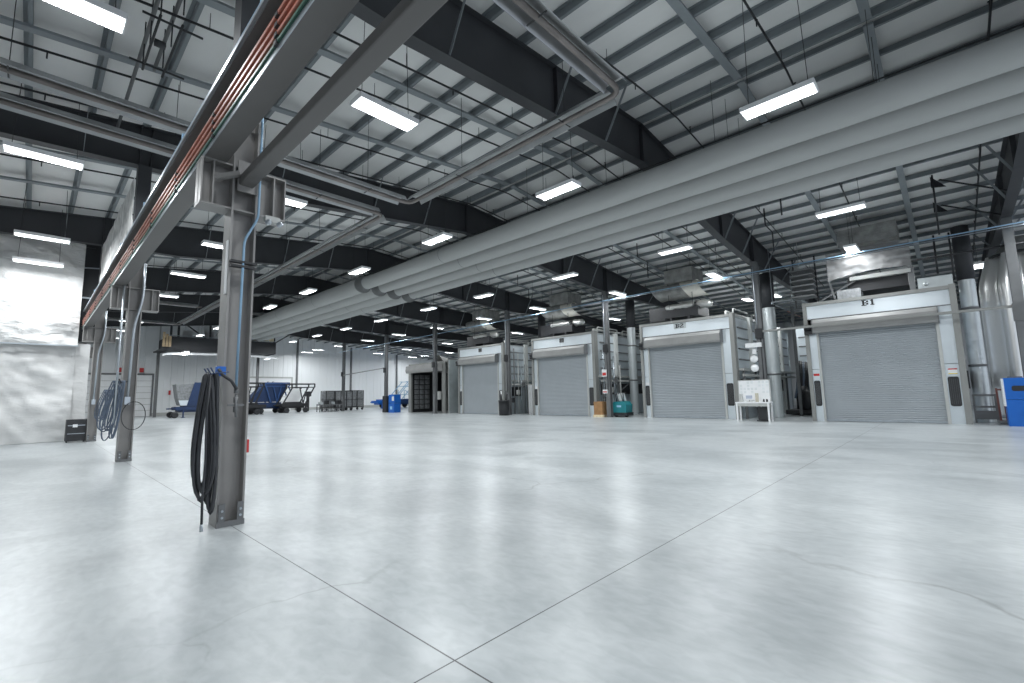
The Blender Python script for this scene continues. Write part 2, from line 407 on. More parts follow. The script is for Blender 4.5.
# girders
def gbot(x):
    P = [(-6,6.55),(-1,6.78),(1.5,6.87),(3.57,6.88),(7.5,7.24),(11.38,7.62),(11.42,7.62),(17.44,6.87),(21,6.62),(29,6.60),(40,5.7)]
    for (a, za), (b, zb) in zip(P, P[1:]):
        if a <= x <= b: return za+(zb-za)*(x-a)/(b-a)
gx = [-6,-1,1.5,3.57,7.5,11.38,11.42,17.44,21,29,39.98]
GN = ['nearest of all, beyond booth B1 at the silver tank', 'resting on the black hose column', 'second beyond the camera', 'third beyond the camera',
      'fourth beyond the camera', 'fifth beyond the camera', 'last before the far wall']
for k in range(7):
    t = thing('roof_girder', 'deep dark tapered steel roof girder, '+GN[k], 'girder', (1.53, YG[k], 6.87), 'roof girders')
    w = MB(); bf = MB(); tf = MB()
    def strip(g, z0f, z1f, hw):
        vs = []
        for x in gx:
            y = yskew(k, x)
            for dy in (-hw, hw):
                vs.append((x, y+dy, z0f(x))); vs.append((x, y+dy, z1f(x)))
        fs = []
        for i in range(len(gx)-1):
            a, b = i*4, i*4+4
            fs += [(a, b, b+1, a+1), (a+2, a+3, b+3, b+2), (a, a+2, b+2, b), (a+1, b+1, b+3, a+3)]
        m = (len(gx)-1)*4
        fs += [(0,1,3,2), (m, m+2, m+3, m+1)]
        g.add(vs, fs)
    strip(w, lambda x: gbot(x)+.015, lambda x: zp(x)-.025, .006)
    strip(bf, lambda x: gbot(x), lambda x: gbot(x)+.015, .13)
    strip(tf, lambda x: zp(x)-.025, lambda x: zp(x)-.008, .11)
    build(w, 'web', M['girder'], t); build(bf, 'bottom_flange', M['girder'], t); build(tf, 'top_flange', M['girder'], t)
    s = MB()
    for x in (XR-.015, 1.42, 1.64, 20.9, 21.1, 7.5, 17.4):
        y = yskew(k, x); s.box(x-.008, x+.008, y-.11, y+.11, gbot(x)+.015, zp(x)-.03)
    buildp(s, 'stiffener', M['girder'], t)
    for x in (-3.3, .45, 4.5, 7.4, 9.4, 13.6, 17.6, 19.6, 22.6, 25.6):
        for d in (-1, 1):
            y = yskew(k, x); b = MB(); b.bar((x, y+d*.10, gbot(x)+.02), (x, y+d*.75, zp(x)+.02), .06, .012, (1,0,0))
            build(b, 'brace', M['strut'], t)

# sprinkler branch pipes
spr = [-5.5, -1.2, 2.05, 4.6, 7.35, 8.6, 10.9, 12.5, 16.2, 19.6, 24.0, 27.2, 31.5, 34.8, 39.5, 42.6, 47.0]
for i, y in enumerate(spr):
    g = MB(); P = [(XL+.3, y, zp(XL+.3)-.30), (XR-.5, y, zp(XR-.5)-.30), (16.4, y, zp(16.4)-.30), (16.4, y, zp(16.4)-.30), (17.5, y, zp(17.5)-.28), (30, y, zp(30)-.30)]
    g.tube([P[0], P[1], (XR, y, zp(XR)-.33), P[2], P[4], P[5]], .022, 6)
    t = build(g, 'sprinkler_pipe', M['dark'], loc=(XR, y, zp(XR)-.3), cat='pipe', group='sprinkler branch pipes',
              label=('thin black sprinkler pipe hung below the purlins, %s beyond the camera' % ordn(i-2)) if i > 1 else 'thin black sprinkler pipe behind the camera, %s one' % ORD[i])
    h = MB()
    for x in [XL+1.5+j*3.1 for j in range(11)]:
        z = zp(x)-.30; h.cyl((x, y, z), (x, y, z+.30), .007, 5); h.cyl((x+1.2, y, z-.02), (x+1.2, y, z+.11), .013, 5); h.lathe((x+1.2, y, z+.11), [(.001,0),(.03,.002),(.03,.008),(.001,.01)], 8)
    buildp(h, 'sprinkler_head', M['dark'], t)
# sprinkler drops with offset elbows near the booths
for i, (x, y, z0) in enumerate(((19.0, -.15, 6.55), (18.2, 4.4, 6.9), (18.3, 9.6, 6.9), (18.3, 16.9, 6.9), (15.2, 3.4, 7.2))):
    g = MB(); g.tube([(x, y, zp(x)-.3), (x, y, z0+.35), (x+.9, y, z0+.30), (x+.9, y, z0-.45)], .025, 6)
    build(g, 'sprinkler_drop', M['dark'], loc=(x, y, zp(x)-.3), cat='pipe', group='sprinkler drops',
          label='black jogged sprinkler drop pipe, %s along from the B1 end' % ordn(i))
# folding gusset arms on the girder beyond the ducts (flange braces of rod)
for i, (x, z) in enumerate(((19.0, 7.35), (20.6, 7.0))):
    g = MB(); g.bar((x, -.3, z+.25), (x+1.2, -1.85, z-.25), .05, .03); g.add([(x, -.1, z+.42), (x, -.1, z+.05), (x+.35, -.45, z+.10), (x+.01, -.1, z+.42), (x+.01, -.1, z+.05), (x+.36, -.45, z+.10)], [(0,1,2),(3,5,4),(0,3,4,1),(1,4,5,2),(2,5,3,0)])
    build(g, 'gusset_brace', M['dark'], loc=(x, -.3, z), cat='brace', group='gusset braces by the end girder',
          label='dark gusset brace running to the end girder above booth B1, %s' % ('upper of two' if i == 0 else 'lower of two'))

# ------------------------------------------------------------------ columns with corbels
def wsec(g, cx, cy, z0, z1, dx, dy, tf=.018, tw=.012):
    g.box(cx-dx/2, cx-dx/2+tf, cy-dy/2, cy+dy/2, z0, z1)
    g.box(cx+dx/2-tf, cx+dx/2, cy-dy/2, cy+dy/2, z0, z1)
    g.box(cx-dx/2+tf, cx+dx/2-tf, cy-tw/2, cy+tw/2, z0, z1)
CN = ['column nearest the camera, carrying the black hose bundle', 'second column of the crane row, with blue-grey hose loops',
      'third column of the crane row, at the edge of the white curtain', 'fourth column of the crane row', 'fifth column of the crane row', 'last column of the crane row']
cols = []
for k in range(1, 7):
    y = YG[k]; cx = 1.525
    t = thing('steel_column', 'grey wide-flange steel '+CN[k-1], 'column', (cx, y, 0), 'crane row columns')
    g = MB(); wsec(g, cx, y, 0, 4.75, .255, .27, .02, .014); build(g, 'shaft', M['column'], t)
    g = MB(); g.box(cx-.1275, cx+.1275, y-.135, y+.135, 4.75, gbot(cx)); build(g, 'boxed_head', M['girder'], t)
    c = MB()
    for s, e in ((-1, 1.10), (1, 1.965)):
        f = cx+s*.1275; a, b = min(f, e), max(f, e)
        c.box(a, b, y-.006, y+.006, 3.42, 3.90)
        c.box(a, b, y-.12, y+.12, 3.40, 3.42); c.box(a, b, y-.12, y+.12, 3.90, 3.92)
        for xx in (e-s*.01, f+s*.18): c.box(xx-.007, xx+.007, y-.12, y+.12, 3.42, 3.90)
    c.box(cx-.107, cx+.107, y-.12, y+.12, 3.40, 3.418); c.box(cx-.107, cx+.107, y-.12, y+.12, 3.90, 3.918)
    if k <= 4: build(c, 'corbel', M['column'], t)
    b = MB()
    b.box(cx-.13, cx+.13, y-.155, y-.136, 0, .055)
    for s in (-1, 1): b.box(cx+s*.085-.028, cx+s*.085+.028, y-.16, y-.137, .055, .235)
    build(b, 'base_plate', M['post'], t)
    for s in (-1, 1):
        for zz in (.10, .165):
            q = MB(); q.lathe((cx+s*.085, y-.168, zz), [(.001,-.006),(.013,-.006),(.013,.012),(.001,.012)], 6, 'y', False); buildp(q, 'bolt', M['conduit'], t)
    cols.append(t)

# conduits fixed to the first three columns (Blue on the first)
def arc_pts(P, r=.06):
    out = [V3(P[0])]
    for a, b, c in zip(P, P[1:], P[2:]):
        a, b, c = V3(a), V3(b), V3(c); d1 = (a-b).normalized(); d2 = (c-b).normalized()
        p, q = b+d1*min(r, (a-b).length/2), b+d2*min(r, (c-b).length/2)
        for i in range(5):
            t = i/4; out.append(p*(1-t)**2+b*2*t*(1-t)+q*t*t)
    out.append(V3(P[-1])); return out
g = MB(); g.tube(arc_pts([(1.655,5.50,6.8),(1.65,5.50,3.34),(1.52,5.50,3.05),(1.505,5.50,1.42)], .07), .013, 8)
t = build(g, 'air_pipe', M['bluepipe'], loc=(1.5, 5.5, 1.4), label='light blue air pipe bending down the face of the black hose column', cat='pipe', group='column air pipes')
b = MB()
for z in (2.75, 2.80): b.box(1.395, 1.655, 5.485, 5.545, z-.012, z+.012)
buildp(b, 'pipe_clamp', M['dark'], t)
b = MB()
for z in (1.40, 1.30, 1.20): b.lathe((1.505, 5.49, z), [(.001,-.03),(.022,-.03),(.022,.03),(.001,.03)], 8)
b.tube([(1.505,5.49,1.36),(1.50,5.46,1.25),(1.505,5.46,1.12)], .012, 6); b.box(1.43, 1.58, 5.47, 5.49, 1.235, 1.255)
build(b, 'valve', M['post'], t)
for k, lab in ((2, 'grey air pipe bending down the face of the second crane column'), (3, 'grey air pipe on the third crane column beside the white curtain')):
    y = YG[k]-.18
    g = MB(); g.tube(arc_pts([(1.65,y,4.5),(1.65,y,3.65),(1.53,y,3.05),(1.50,y,1.4)], .2), .028, 8)
    t = build(g, 'air_pipe', M['conduit'], loc=(1.5, y, 1.4), label=lab, cat='pipe', group='column air pipes')
    b = MB(); b.box(1.45, 1.55, y-.03, y+.03, 1.25, 1.42); build(b, 'valve', M['conduit'], t)
    g = MB(); g.tube([(1.30,y-.02,4.0),(1.30,y-.02,.75)], .022, 8)
    if k == 2: build(g, 'drain_pipe', M['conduit'], loc=(1.3, y, .75), label='thin straight pipe running down beside the second crane column', cat='pipe')

# hoses hanging from the first column
t = thing('hose_bundle', 'coiled black rubber hoses hanging from hooks on the nearest column', 'hose', (1.36, 5.6, .3))
hook = MB()
for yy in (5.62, 5.50, 5.38):
    hook.tube([(1.40,yy,1.59),(1.27,yy,1.57),(1.235,yy,1.63)], .008, 6)
buildp(hook, 'hook', M['blue'], t)
hb = MB()
rr = random.Random(3)
def loop(x, y, top, bot, w, tilt=0, n=28):
    P = []
    for i in range(n):
        a = 2*PI*i/n; c, s = math.cos(a), math.sin(a)
        zz = (top+bot)/2 + (top-bot)/2*s
        ww = w*(.62-.38*s)*c
        P.append((x+ww*.72+tilt*s*.02, y-ww*.5+rr.uniform(-.004,.004), zz))
    return P
hs = [(1.245,5.50,1.56,.42,.10),(1.235,5.48,1.57,.34,.13),(1.25,5.53,1.58,.30,.09),(1.26,5.46,1.55,.38,.115),(1.30,5.52,1.57,.27,.05),(1.315,5.47,1.58,.21,.06),(1.33,5.50,1.56,.17,.045),(1.225,5.52,1.56,.45,.125)]
for i, (x, y, a, b_, w) in enumerate(hs):
    q = MB(); q.tube(loop(x, y, a, b_, w), .0165, 8, closed=True); build(q, 'hose_coil', M['hose'], t)
q = MB(); q.tube([(1.26,5.44,1.55),(1.235,5.43,1.2),(1.25,5.44,.7),(1.235,5.42,.35),(1.24,5.42,.10)], .012, 7); build(q, 'hose_tail', M['hose'], t)
q = MB(); q.tube([(1.24,5.42,.10),(1.24,5.42,.03)], .016, 7); build(q, 'nozzle', M['conduit'], t)
t = thing('hose_box', 'small blue junction box on the nearest column with a black feed hose', 'box', (1.37, 5.5, 1.6))
q = MB(); q.rbox((1.36,5.52,1.60), (.085,.06,.10), .01, 'y'); build(q, 'body', M['bluebright'], t)
q = MB(); q.tube([(1.33,5.47,1.62),(1.36,5.44,1.56),(1.44,5.43,1.50),(1.50,5.45,1.41)], .017, 8); build(q, 'feed_hose', M['hose'], t)
t = thing('alarm_button', 'small red call box on the edge of the nearest column', 'box', (1.68, 5.6, .75))
q = MB(); q.rbox((1.668,5.62,.80), (.025,.07,.14), .008, 'x'); build(q, 'body', M['red'], t)
q = MB(); q.box(1.68, 1.685, 5.60, 5.64, .79, .83); build(q, 'button', M['black'], t)
q = MB(); q.box(1.3855, 1.3965, 5.60, 5.66, 2.45, 3.05)
build(q, 'column_placard', M['paper'], loc=(1.39,5.63,2.45), label='narrow white placard stuck high on the nearest column', cat='sign')

def hoseset(x, y, mat_, name_label, top, bot, ring):
    t = thing('hose_bundle', name_label, 'hose', (x, y, bot), 'hose bundles on crane columns')
    r2 = random.Random(int(y*10))
    for i in range(7):
        q = MB(); cx = x-.06*i*.5+.03; P = []
        w = .05+.017*i; bb = bot+r2.uniform(0, .35)
        for j in range(26):
            a = 2*PI*j/26; c, s = math.cos(a), math.sin(a)
            P.append((cx-.14*(1-s)*.5+w*(.6-.4*s)*c, y+.02*i-.05*c, (top+bb)/2+(top-bb)/2*s))
        q.tube(P, .013, 6, closed=True); build(q, 'hose_coil', mat_, t)
    if ring:
        q = MB(); P = [(x+.22+.21*math.cos(a), y-.02, 1.0+.31*math.sin(a)) for a in [2*PI*j/24 for j in range(24)]]
        q.tube(P, .010, 6, closed=True); build(q, 'loose_loop', M['hose'], t)
    q = MB(); q.tube([(x+.1,y+.05,top-.02),(x-.04,y,top-.04),(x-.07,y,top+.04)], .014, 6); buildp(q, 'hook', M['dark'], t)
hoseset(1.40, 13.28, M['bluehose'], 'loose blue-grey hose loops on the second crane column', 1.78, .38, True)
hoseset(1.92, 21.1, M['bluehose'], 'small bundle of hoses on the third crane column', 1.75, .45, False)

# crane runway beam with conductor bars
t = thing('crane_runway_beam', 'long grey crane runway beam on the column corbels with orange conductor bars', 'beam', (1.24, -3, 3.92))
by0, by1 = -6.0, 22.3
g = MB(); g.box(1.232, 1.248, by0, by1, 3.94, 4.54); build(g, 'web', M['crane'], t)
g = MB(); g.box(1.125, 1.335, by0, by1, 3.92, 3.94); build(g, 'bottom_flange', M['crane'], t)
g = MB(); g.box(1.135, 1.345, by0, by1, 4.54, 4.56); build(g, 'top_flange', M['crane'], t)
g = MB(); g.box(1.11, 1.145, by0, by1, 4.56, 4.60); buildp(g, 'rail', M['conduit'], t)
g = MB(); g.box(1.118, 1.124, by0, by1, 3.915, 3.965); build(g, 'edge_strip', M['conduit'], t)  # pale strip paints the bright lit left edge of the bottom flange
for i, z in enumerate((4.22, 4.135, 4.05)):
    g = MB(); g.rbox((1.115, (by0+by1)/2, z), (.03, by1-by0, .036), .008, 'y'); build(g, 'conductor_bar', M['orange'], t)
g = MB(); g.rbox((1.118, (by0+by1)/2, 3.985), (.03, by1-by0, .034), .008, 'y'); build(g, 'ground_bar', M['green'], t)
y = by0+.7
while y < by1:
    g = MB(); g.box(1.128, 1.232, y-.02, y+.02, 3.97, 4.28)
    for z in (4.22, 4.135, 4.05, 3.985): g.box(1.094, 1.13, y-.025, y+.025, z-.028, z+.004)
    buildp(g, 'bar_hanger', M['black'], t); y += 1.75
g = MB(); g.box(1.50, 1.62, by0, 5.55, 4.50, 4.52)
g.box(1.36, 1.50, 1.4, 1.5, 4.50, 4.515)
build(g, 'tie_back_channel', M['strut'], t)
g = MB(); g.tube([(1.155, by0, 4.70), (1.155, by1-1, 4.70)], .014, 8); g.tube([(1.19, by0, 4.78), (1.19, by1-1, 4.78)], .012, 8)
for yy in range(-5, 21, 3): g.box(1.15, 1.20, yy, yy+.03, 4.56, 4.80)
build(g, 'air_line', M['bluepipe'], loc=(1.03, 0, 4.6), label='light blue air line running along the top of the crane runway beam', cat='pipe')
t = thing('crane_tie_beam', 'grey steel beam butting the nearest column opposite the runway beam', 'beam', (1.545, 0, 3.69))
g = MB(); g.rbox((1.53, -.3, 3.745), (.15, 11.7, .11), .015, 'y'); build(g, 'box_section', M['crane'], t)
g = MB(); g.box(1.44, 1.65, 5.545, 5.562, 3.62, 3.98); build(g, 'end_plate', M['column'], t)
g = MB(); g.bar((1.45,5.50,3.80),(1.24,5.60,3.72),.06,.05); build(g, 'side_lug', M['column'], t)
# small flood lamp under the corbel
t = thing('flood_lamp', 'twin-head emergency lamp under the corbel of the nearest column', 'lamp', (1.8, 5.5, 3.3))
q = MB(); q.rbox((1.80,5.52,3.36), (.16,.07,.07), .012, 'y'); build(q, 'housing', M['pale'], t)
for s in (-1, 1):
    q = MB(); q.lathe((1.80+s*.06,5.46,3.30), [(.001,-.05),(.028,-.045),(.032,.0),(.015,.04),(.001,.05)], 12, 'y'); build(q, 'lamp_head', M['conduit'], t)

# ------------------------------------------------------------------ booth-side posts
PN = ['post beyond booth B1 near the foil wrapped tank', 'post between booths B2 and B1, behind the white table', 'post between booths B3 and B2, with red and white stickers',
      'post between booths B4 and B3, above the black drum', 'post between booths B5 and B4', 'post beyond booth B5, beside the blue bins', 'last post before the far wall']
for k in range(7):
    y = YP[k]
    t = thing('booth_post', 'grey steel '+PN[k], 'column', (21, y, 0), 'booth row posts')
    x0 = 21.5 if k == 0 else 21.0
    if k in (1,2,3): x0 = 20.78
    if k == 4: x0 = 20.4
    if k in (1,2,3): y = y*20.78/21-(.12 if k == 1 else 0)
    g = MB(); wsec(g, x0, y, 0, gbot(21.5), .24, .24, .02, .014); build(g, 'shaft', M['post'], t)
    if k:
        b = MB(); b.rbox((x0-.17, y, 3.55), (.10, .26, .42), .02, 'x'); build(b, 'junction_box', M['dark'], t)
        b = MB(); b.tube([(x0-.14, y+.05, 6.4), (x0-.14, y+.05, 3.74)], .022, 6); build(b, 'conduit', M['conduit'], t)
        b = MB(); b.tube([(x0-.14, y-.04, 3.34), (x0-.14, y-.04, 1.4)], .018, 6); build(b, 'cable', M['black'], t)

# blue air main along the posts
t = thing('air_main', 'long light blue air main strung past the tops of the booth posts', 'pipe', (20.6, 10, 6.2), None)
g = MB(); g.tube([(20.62,-3.5,6.20),(20.62,5,6.16),(20.62,13,6.08),(20.62,28,5.85),(20.62,43,5.7)], .02, 8); build(g, 'pipe_run', M['bluepipe'], t)
g = MB(); g.tube([(20.62,-3.5,6.12),(20.62,5,6.08),(20.62,13,6.02)], .008, 6); build(g, 'cable_run', M['conduit'], t)

# low rail across B1
t = thing('pipe_rail', 'horizontal steel rail crossing in front of booth B1 above its door', 'rail', (20.75, 2, 3.6))
g = MB(); g.box(20.62, 20.72, -1.75, 5.75, 3.60, 3.68); build(g, 'bar', M['boothgrey'], t)
b = MB(); b.rbox((20.6,-1.72,3.45), (.20,.35,.55), .02, 'x'); build(b, 'end_box', M['post'], t)
t = thing('pipe_rail', 'horizontal steel rail between the last two booth posts', 'rail', (20.75, 39, 3.2))
g = MB(); g.bar((20.9,35.1,3.75), (20.9,42.7,3.45), .08, .08); build(g, 'bar', M['boothgrey'], t)

# ------------------------------------------------------------------ fabric ducts
duct_x = [10.9, 11.9, 12.88, 13.86]; DZ = 6.78
for i, x in enumerate(duct_x):
    t = thing('fabric_duct', 'grey fabric air duct, %s' % ['outermost on the column side of the four', 'second from the column side of the four', 'third from the column side of the four', 'outermost on the booth side of the four'][i], 'duct', (x, 18, DZ), 'fabric ducts under the ridge')
    rn, rf = .296, .376
    yj = 20.3+.16*i
    prof = []; y = -12.5; j = 0
    while y < yj-.3: prof.append((rn*(1+.012*math.sin(y*2.1+i)), y)); y += .5
    prof.append((rn, yj-.3))
    g = MB(); g.lathe((x, 0, DZ), prof, 28, 'y'); build(g, 'near_sleeve', M['fabric'], t)
    g = MB(); g.lathe((x, 0, DZ), [(rn, yj-.3), (rn*1.03, yj-.04), (rn+.12, yj+.0), (rn+.13, yj+.05), (rn+.12, yj+.14), (rf, yj+.25)], 28, 'y'); build(g, 'collar', M['fabseam'], t)
    prof = [(rf, yj+.25)]; y = yj+.75
    while y < 44.2: prof.append((rf*(1+.012*math.sin(y*1.9+i)), y)); y += .5
    prof.append((rf, 44.4)); prof.append((.01, 44.4))
    g = MB(); g.lathe((x, 0, DZ), prof, 28, 'y'); build(g, 'far_sleeve', M['fabric'], t)
    s = MB()
    for yy in (-6, 14): s.lathe((x, yy, DZ), [(rn*1.012,-.012),(rn*1.025,0),(rn*1.012,.012)], 28, 'y')
    for yy in (25.5, 31, 36, 40.5): s.lathe((x, yy, DZ), [(rf*1.012,-.015),(rf*1.025,0),(rf*1.012,.015)], 28, 'y')
    buildp(s, 'seam', M['fabseam'], t)
    s = MB(); s.box(x-.012, x+.012, -12.5, 43, DZ+.385, DZ+.41)
    for yy in [q+.55 for q in range(-12, 41, 3)]: s.cyl((x, yy, DZ+.4), (x, yy, zp(x)), .006, 5)
    build(s, 'track', M['dark'], t)

# ------------------------------------------------------------------ radiant tube heaters
def heater(P, z, lab):
    t = thing('radiant_heater', lab, 'heater', (P[0][0], P[0][1], z), 'radiant tube heaters')
    g = MB(); g.tube(arc_pts([(p[0], p[1], z) for p in P], .25), .05, 10); build(g, 'burner_tube', M['heatpipe'], t)
    for (a, b) in zip(P, P[1:]):
        q = MB(); a, b = V3((a[0], a[1], z)), V3((b[0], b[1], z)); d = (b-a).normalized(); n = V3((-d.y, d.x, 0))
        a2, b2 = a+d*.22, b-d*.22
        sec = [(-.22,-.03),(-.13,.10),(.13,.10),(.22,-.03),(.213,-.035),(.127,.092),(-.127,.092),(-.213,-.035)]
        vs = [e+n*u+V3((0,0,w)) for e in (a2, b2) for u, w in sec]
        m = len(sec)
        q.add(vs, [(i, (i+1) % m, m+(i+1) % m, m+i) for i in range(m)]+[tuple(range(m-1,-1,-1)), tuple(range(m, 2*m))])
        build(q, 'reflector', M['alu'], t)
        L = (b2-a2).length; h = MB(); s = 1.0
        while s < L:
            p = a2+d*s; h.cyl(p+V3((0,0,.09)), V3((p.x, p.y, zp(p.x))), .006, 5)
            h.bar(p-n*.18+V3((0,0,-.03)), p+n*.18+V3((0,0,-.03)), .02, .012); s += 3.0
        buildp(h, 'hanger', M['dark'], t)
heater([(3.2,3.62),(6.65,3.62),(6.65,10.0),(-5.5,10.0)], 6.40, 'tube heater loop hung nearest the camera, turning two corners above the nearest column bay')
heater([(-5.5,29.4),(6.2,29.4)], 6.40, 'straight tube heater crossing toward the crane row in the distance')
heater([(-5.5,11.15),(6.55,11.15),(6.55,37.0),(-5.5,37.0)], 6.40, 'tube heater running away beside the crane row, turning just beyond the first heater')

# ------------------------------------------------------------------ light fixtures
HZ = 6.30
LD = {}; LAMP_W = 118
def fixture(x, y, along, lab, grp, z=HZ, top=None):
    t = thing('highbay_light', lab, 'light', (x, y, z), grp)
    l, w = 1.12, .34
    dx, dy = (l, w) if along == 'x' else (w, l)
    g = MB(); g.box(x-dx/2-.02, x+dx/2+.02, y-dy/2-.02, y+dy/2+.02, z+.045, z+.075)
    for s in (-1, 1):
        g.box(x+s*(dx/2+.01)-.01, x+s*(dx/2+.01)+.01, y-dy/2-.02, y+dy/2+.02, z-.008, z+.045)
        g.box(x-dx/2, x+dx/2, y+s*(dy/2+.01)-.01, y+s*(dy/2+.01)+.01, z-.008, z+.045)
    g.box(x-dx*.22, x+dx*.22, y-dy*.22, y+dy*.22, z+.075, z+.11)
    build(g, 'housing', M['white'], t)
    e = MB(); e.add([(x-dx/2,y-dy/2,z+.012),(x-dx/2,y+dy/2,z+.012),(x+dx/2,y+dy/2,z+.012),(x+dx/2,y-dy/2,z+.012)], [(0,1,2,3)]); build(e, 'diffuser', M['glow'], t, fix=False)
    if 'lamp' not in LD:
        ld = LD['lamp'] = bpy.data.lights.new('fluorescent_lamp', 'AREA'); ld.shape = 'RECTANGLE'; ld.size = 1.10; ld.size_y = .32
        ld.energy = LAMP_W; ld.color = (.94,.98,1.0)
    lo = bpy.data.objects.new('fluorescent_lamp', LD['lamp']); C.objects.link(lo); lo.parent = t; lo.location = (0, 0, .002)
    if along == 'y': lo.rotation_euler = (0, 0, PI/2)
    zt = top or zp(x)
    for s in (-1, 1):
        h = MB(); ox, oy = (s*l*.42, 0) if along == 'x' else (0, s*l*.42)
        h.tube([(x+ox, y+oy, z+.07), (x+ox*.9, y+oy*.9, zt)], .006, 5); build(h, 'hanger_wire', M['dark'], t)
rows = [
 (4.05, 'x', 'row between crane columns and ducts', [-3.5, 1.5, 6.85, 11.8, 16.9, 21.7, 26.7, 31.7, 36.7, 41.7, 46.8]),
 (8.75, 'y', 'row before the fabric ducts', [-3.3, 1.75, 6.65, 11.6, 16.7, 21.6, 26.6, 31.6, 36.6, 41.6]),
 (15.7, 'y', 'row just past the fabric ducts', [-3.3, 1.85, 6.75, 11.7, 16.9, 21.6, 26.9, 31.8, 36.7, 41.7, 46.8]),
 (20.55, 'x', 'row over the booth fronts', [-2.9, 2.2, 7.15, 12.0, 17.4, 22.1, 28.25, 32.4, 37.4, 44.3, 47.6, 50.6]),
 (27.7, 'x', 'row deep over the booth roofs', [-1.25, 6.5, 7.9, 16.5, 25.7, 35.1, 42.1, 47.9]),
 (33.9, 'x', 'row farthest beyond the booths', [42.6, 47.6, 50.2]),
]
def in_view(x, y, z):
    f = 457.956; yaw, pit, rol = .809465, .113908, -.0216353
    F = V3((math.sin(yaw)*math.cos(pit), math.cos(yaw)*math.cos(pit), math.sin(pit))); r = V3((math.cos(yaw), -math.sin(yaw), 0)); u = r.cross(F)
    c, q = math.cos(rol), math.sin(rol); r, u = c*r+q*u, -q*r+c*u; p = V3((x, y, z-H)); d = p.dot(F)
    return d > .1 and abs(f*p.dot(r)/d) < 520 and abs(f*p.dot(u)/d) < 345
for x, al, rn, ys in rows:
    nv = 0
    for i, y in enumerate(ys):
        xx, zz = (x, HZ)
        if y in (28.25, 44.3) and x == 20.55: xx, zz = 21.3, 6.46
        vis = in_view(xx, y, zz); nv += vis
        lab = 'bright fixture, %s from the camera in the %s' % (ordn(nv-1), rn) if vis else '%s fixture behind the camera in the %s' % (ORD[i], rn)
        fixture(xx, y, al, lab, 'lights in the '+rn, zz)
for i, (x, y, z) in enumerate(((.1, 2.6, 6.3), (-.03, 7.55, 6.3), (-.12, 12.95, 6.3), (-.06, 18.9, 6.15), (-.10, 20.95, 5.83))):
    fixture(x, y, 'x', ['bright fixture overhead in the aisle beside the runway beam, behind the view', 'large bright louvred fixture nearest overhead in the aisle outside the runway beam',
       'bright fixture in the aisle outside the runway beam, second overhead', 'upper of the two bright fixtures before the white curtain', 'lower of the two bright fixtures before the white curtain'][i], 'aisle lights outside the runway beam', z)

# ------------------------------------------------------------------ white curtain wall at the aisle end
def cloth(x0, x1, z0, z1, y, amp, seed, nu=60, nv=60, diag=0):
    g = MB()
    def fn(u, v):
        x = x0+(x1-x0)*u; z = z0+(z1-z0)*v
        n = noise.fractal(V3((x*.9+diag*z, z*.7-diag*x*.5, seed)), 1.0, 2.0, 4)
        n2 = noise.noise(V3((x*.5, z*2.2, seed+9)))
        return (x, y+amp*(n*.8+n2*.5), z)
    g.grid(fn, nu, nv); return g
t = thing('aisle_curtain', 'wrinkled white insulated curtain closing the aisle behind the third column', 'curtain', (-1, 22.1, 0))
g = cloth(-5.8, 1.03, 3.28, 6.95, 22.05, .20, 2.0, 120, 80, .5); o = build(g, 'upper_sheet', M['curtain'], t, fix=False)
g = cloth(-5.8, 1.00, 0.02, 3.42, 22.25, .16, 5.0, 90, 50, .6); build(g, 'lower_sheet', M['curtain2'], t, fix=False)
g = cloth(.93, 1.38, 0.02, 3.40, 22.32, .04, 8.0, 12, 40); build(g, 'edge_strip', M['curtain2'], t, fix=False)
g = MB(); g.box(-5.8, 1.05, 21.94, 21.97, 3.27, 3.31); build(g, 'hem_bar', M['conduit'], t)
g = MB(); g.box(-5.8, 1.3, 22.14, 22.2, 6.9, 6.98); build(g, 'top_rail', M['dark'], t)
# mottled sheet hung over the runway beam
g = MB(); g.grid(lambda u, v: (1.40+.03*noise.noise(V3((u*9, v*6, 1))), 13.8+(21.1-13.8)*u, 4.7+(6.72-4.7)*v), 50, 24)
build(g, 'beam_curtain', M['mottled'], loc=(1.4, 17, 4.7), label='mottled grey plastic sheet hung along the runway beam between the second and third columns', cat='curtain', fix=False)
t = thing('return_duct', 'black vertical duct rising beside the white curtain', 'duct', (1.15, 22.8, 3.2))
g = MB(); g.box(1.05, 1.5, 22.5, 23.1, 3.5, 7.8); build(g, 'body', M['dark'], t)
g = MB(); g.bar((1.04,22.45,5.1), (1.5,22.45,5.1), .05, .05); g.bar((1.04,22.45,6.2), (1.5,22.45,6.25), .04, .04); build(g, 'flange', M['conduit'], t)
# thermal heater box at the curtain foot
t = thing('floor_heater', 'low black cabinet with a white tag at the foot of the white curtain', 'cabinet', (1.15, 21.6, 0))
g = MB(); g.rbox((1.15,21.65,.40), (.52,.45,.72), .02, 'y'); build(g, 'body', M['black'], t)
g = MB(); g.box(.93, 1.36, 21.41, 21.43, .55, .575); g.box(.93, 1.36, 21.41, 21.43, .28, .30); buildp(g, 'shelf_edge', M['conduit'], t)
g = MB(); g.box(1.05, 1.17, 21.405, 21.42, .50, .60); build(g, 'tag', M['paper'], t)
g = MB()
for xx in (.93, 1.36):
    for yy in (21.46, 21.84): g.lathe((xx, yy, .05), [(.001,-.015),(.05,-.015),(.05,.015),(.001,.015)], 10, 'x')
buildp(g, 'caster', M['dark'], t)
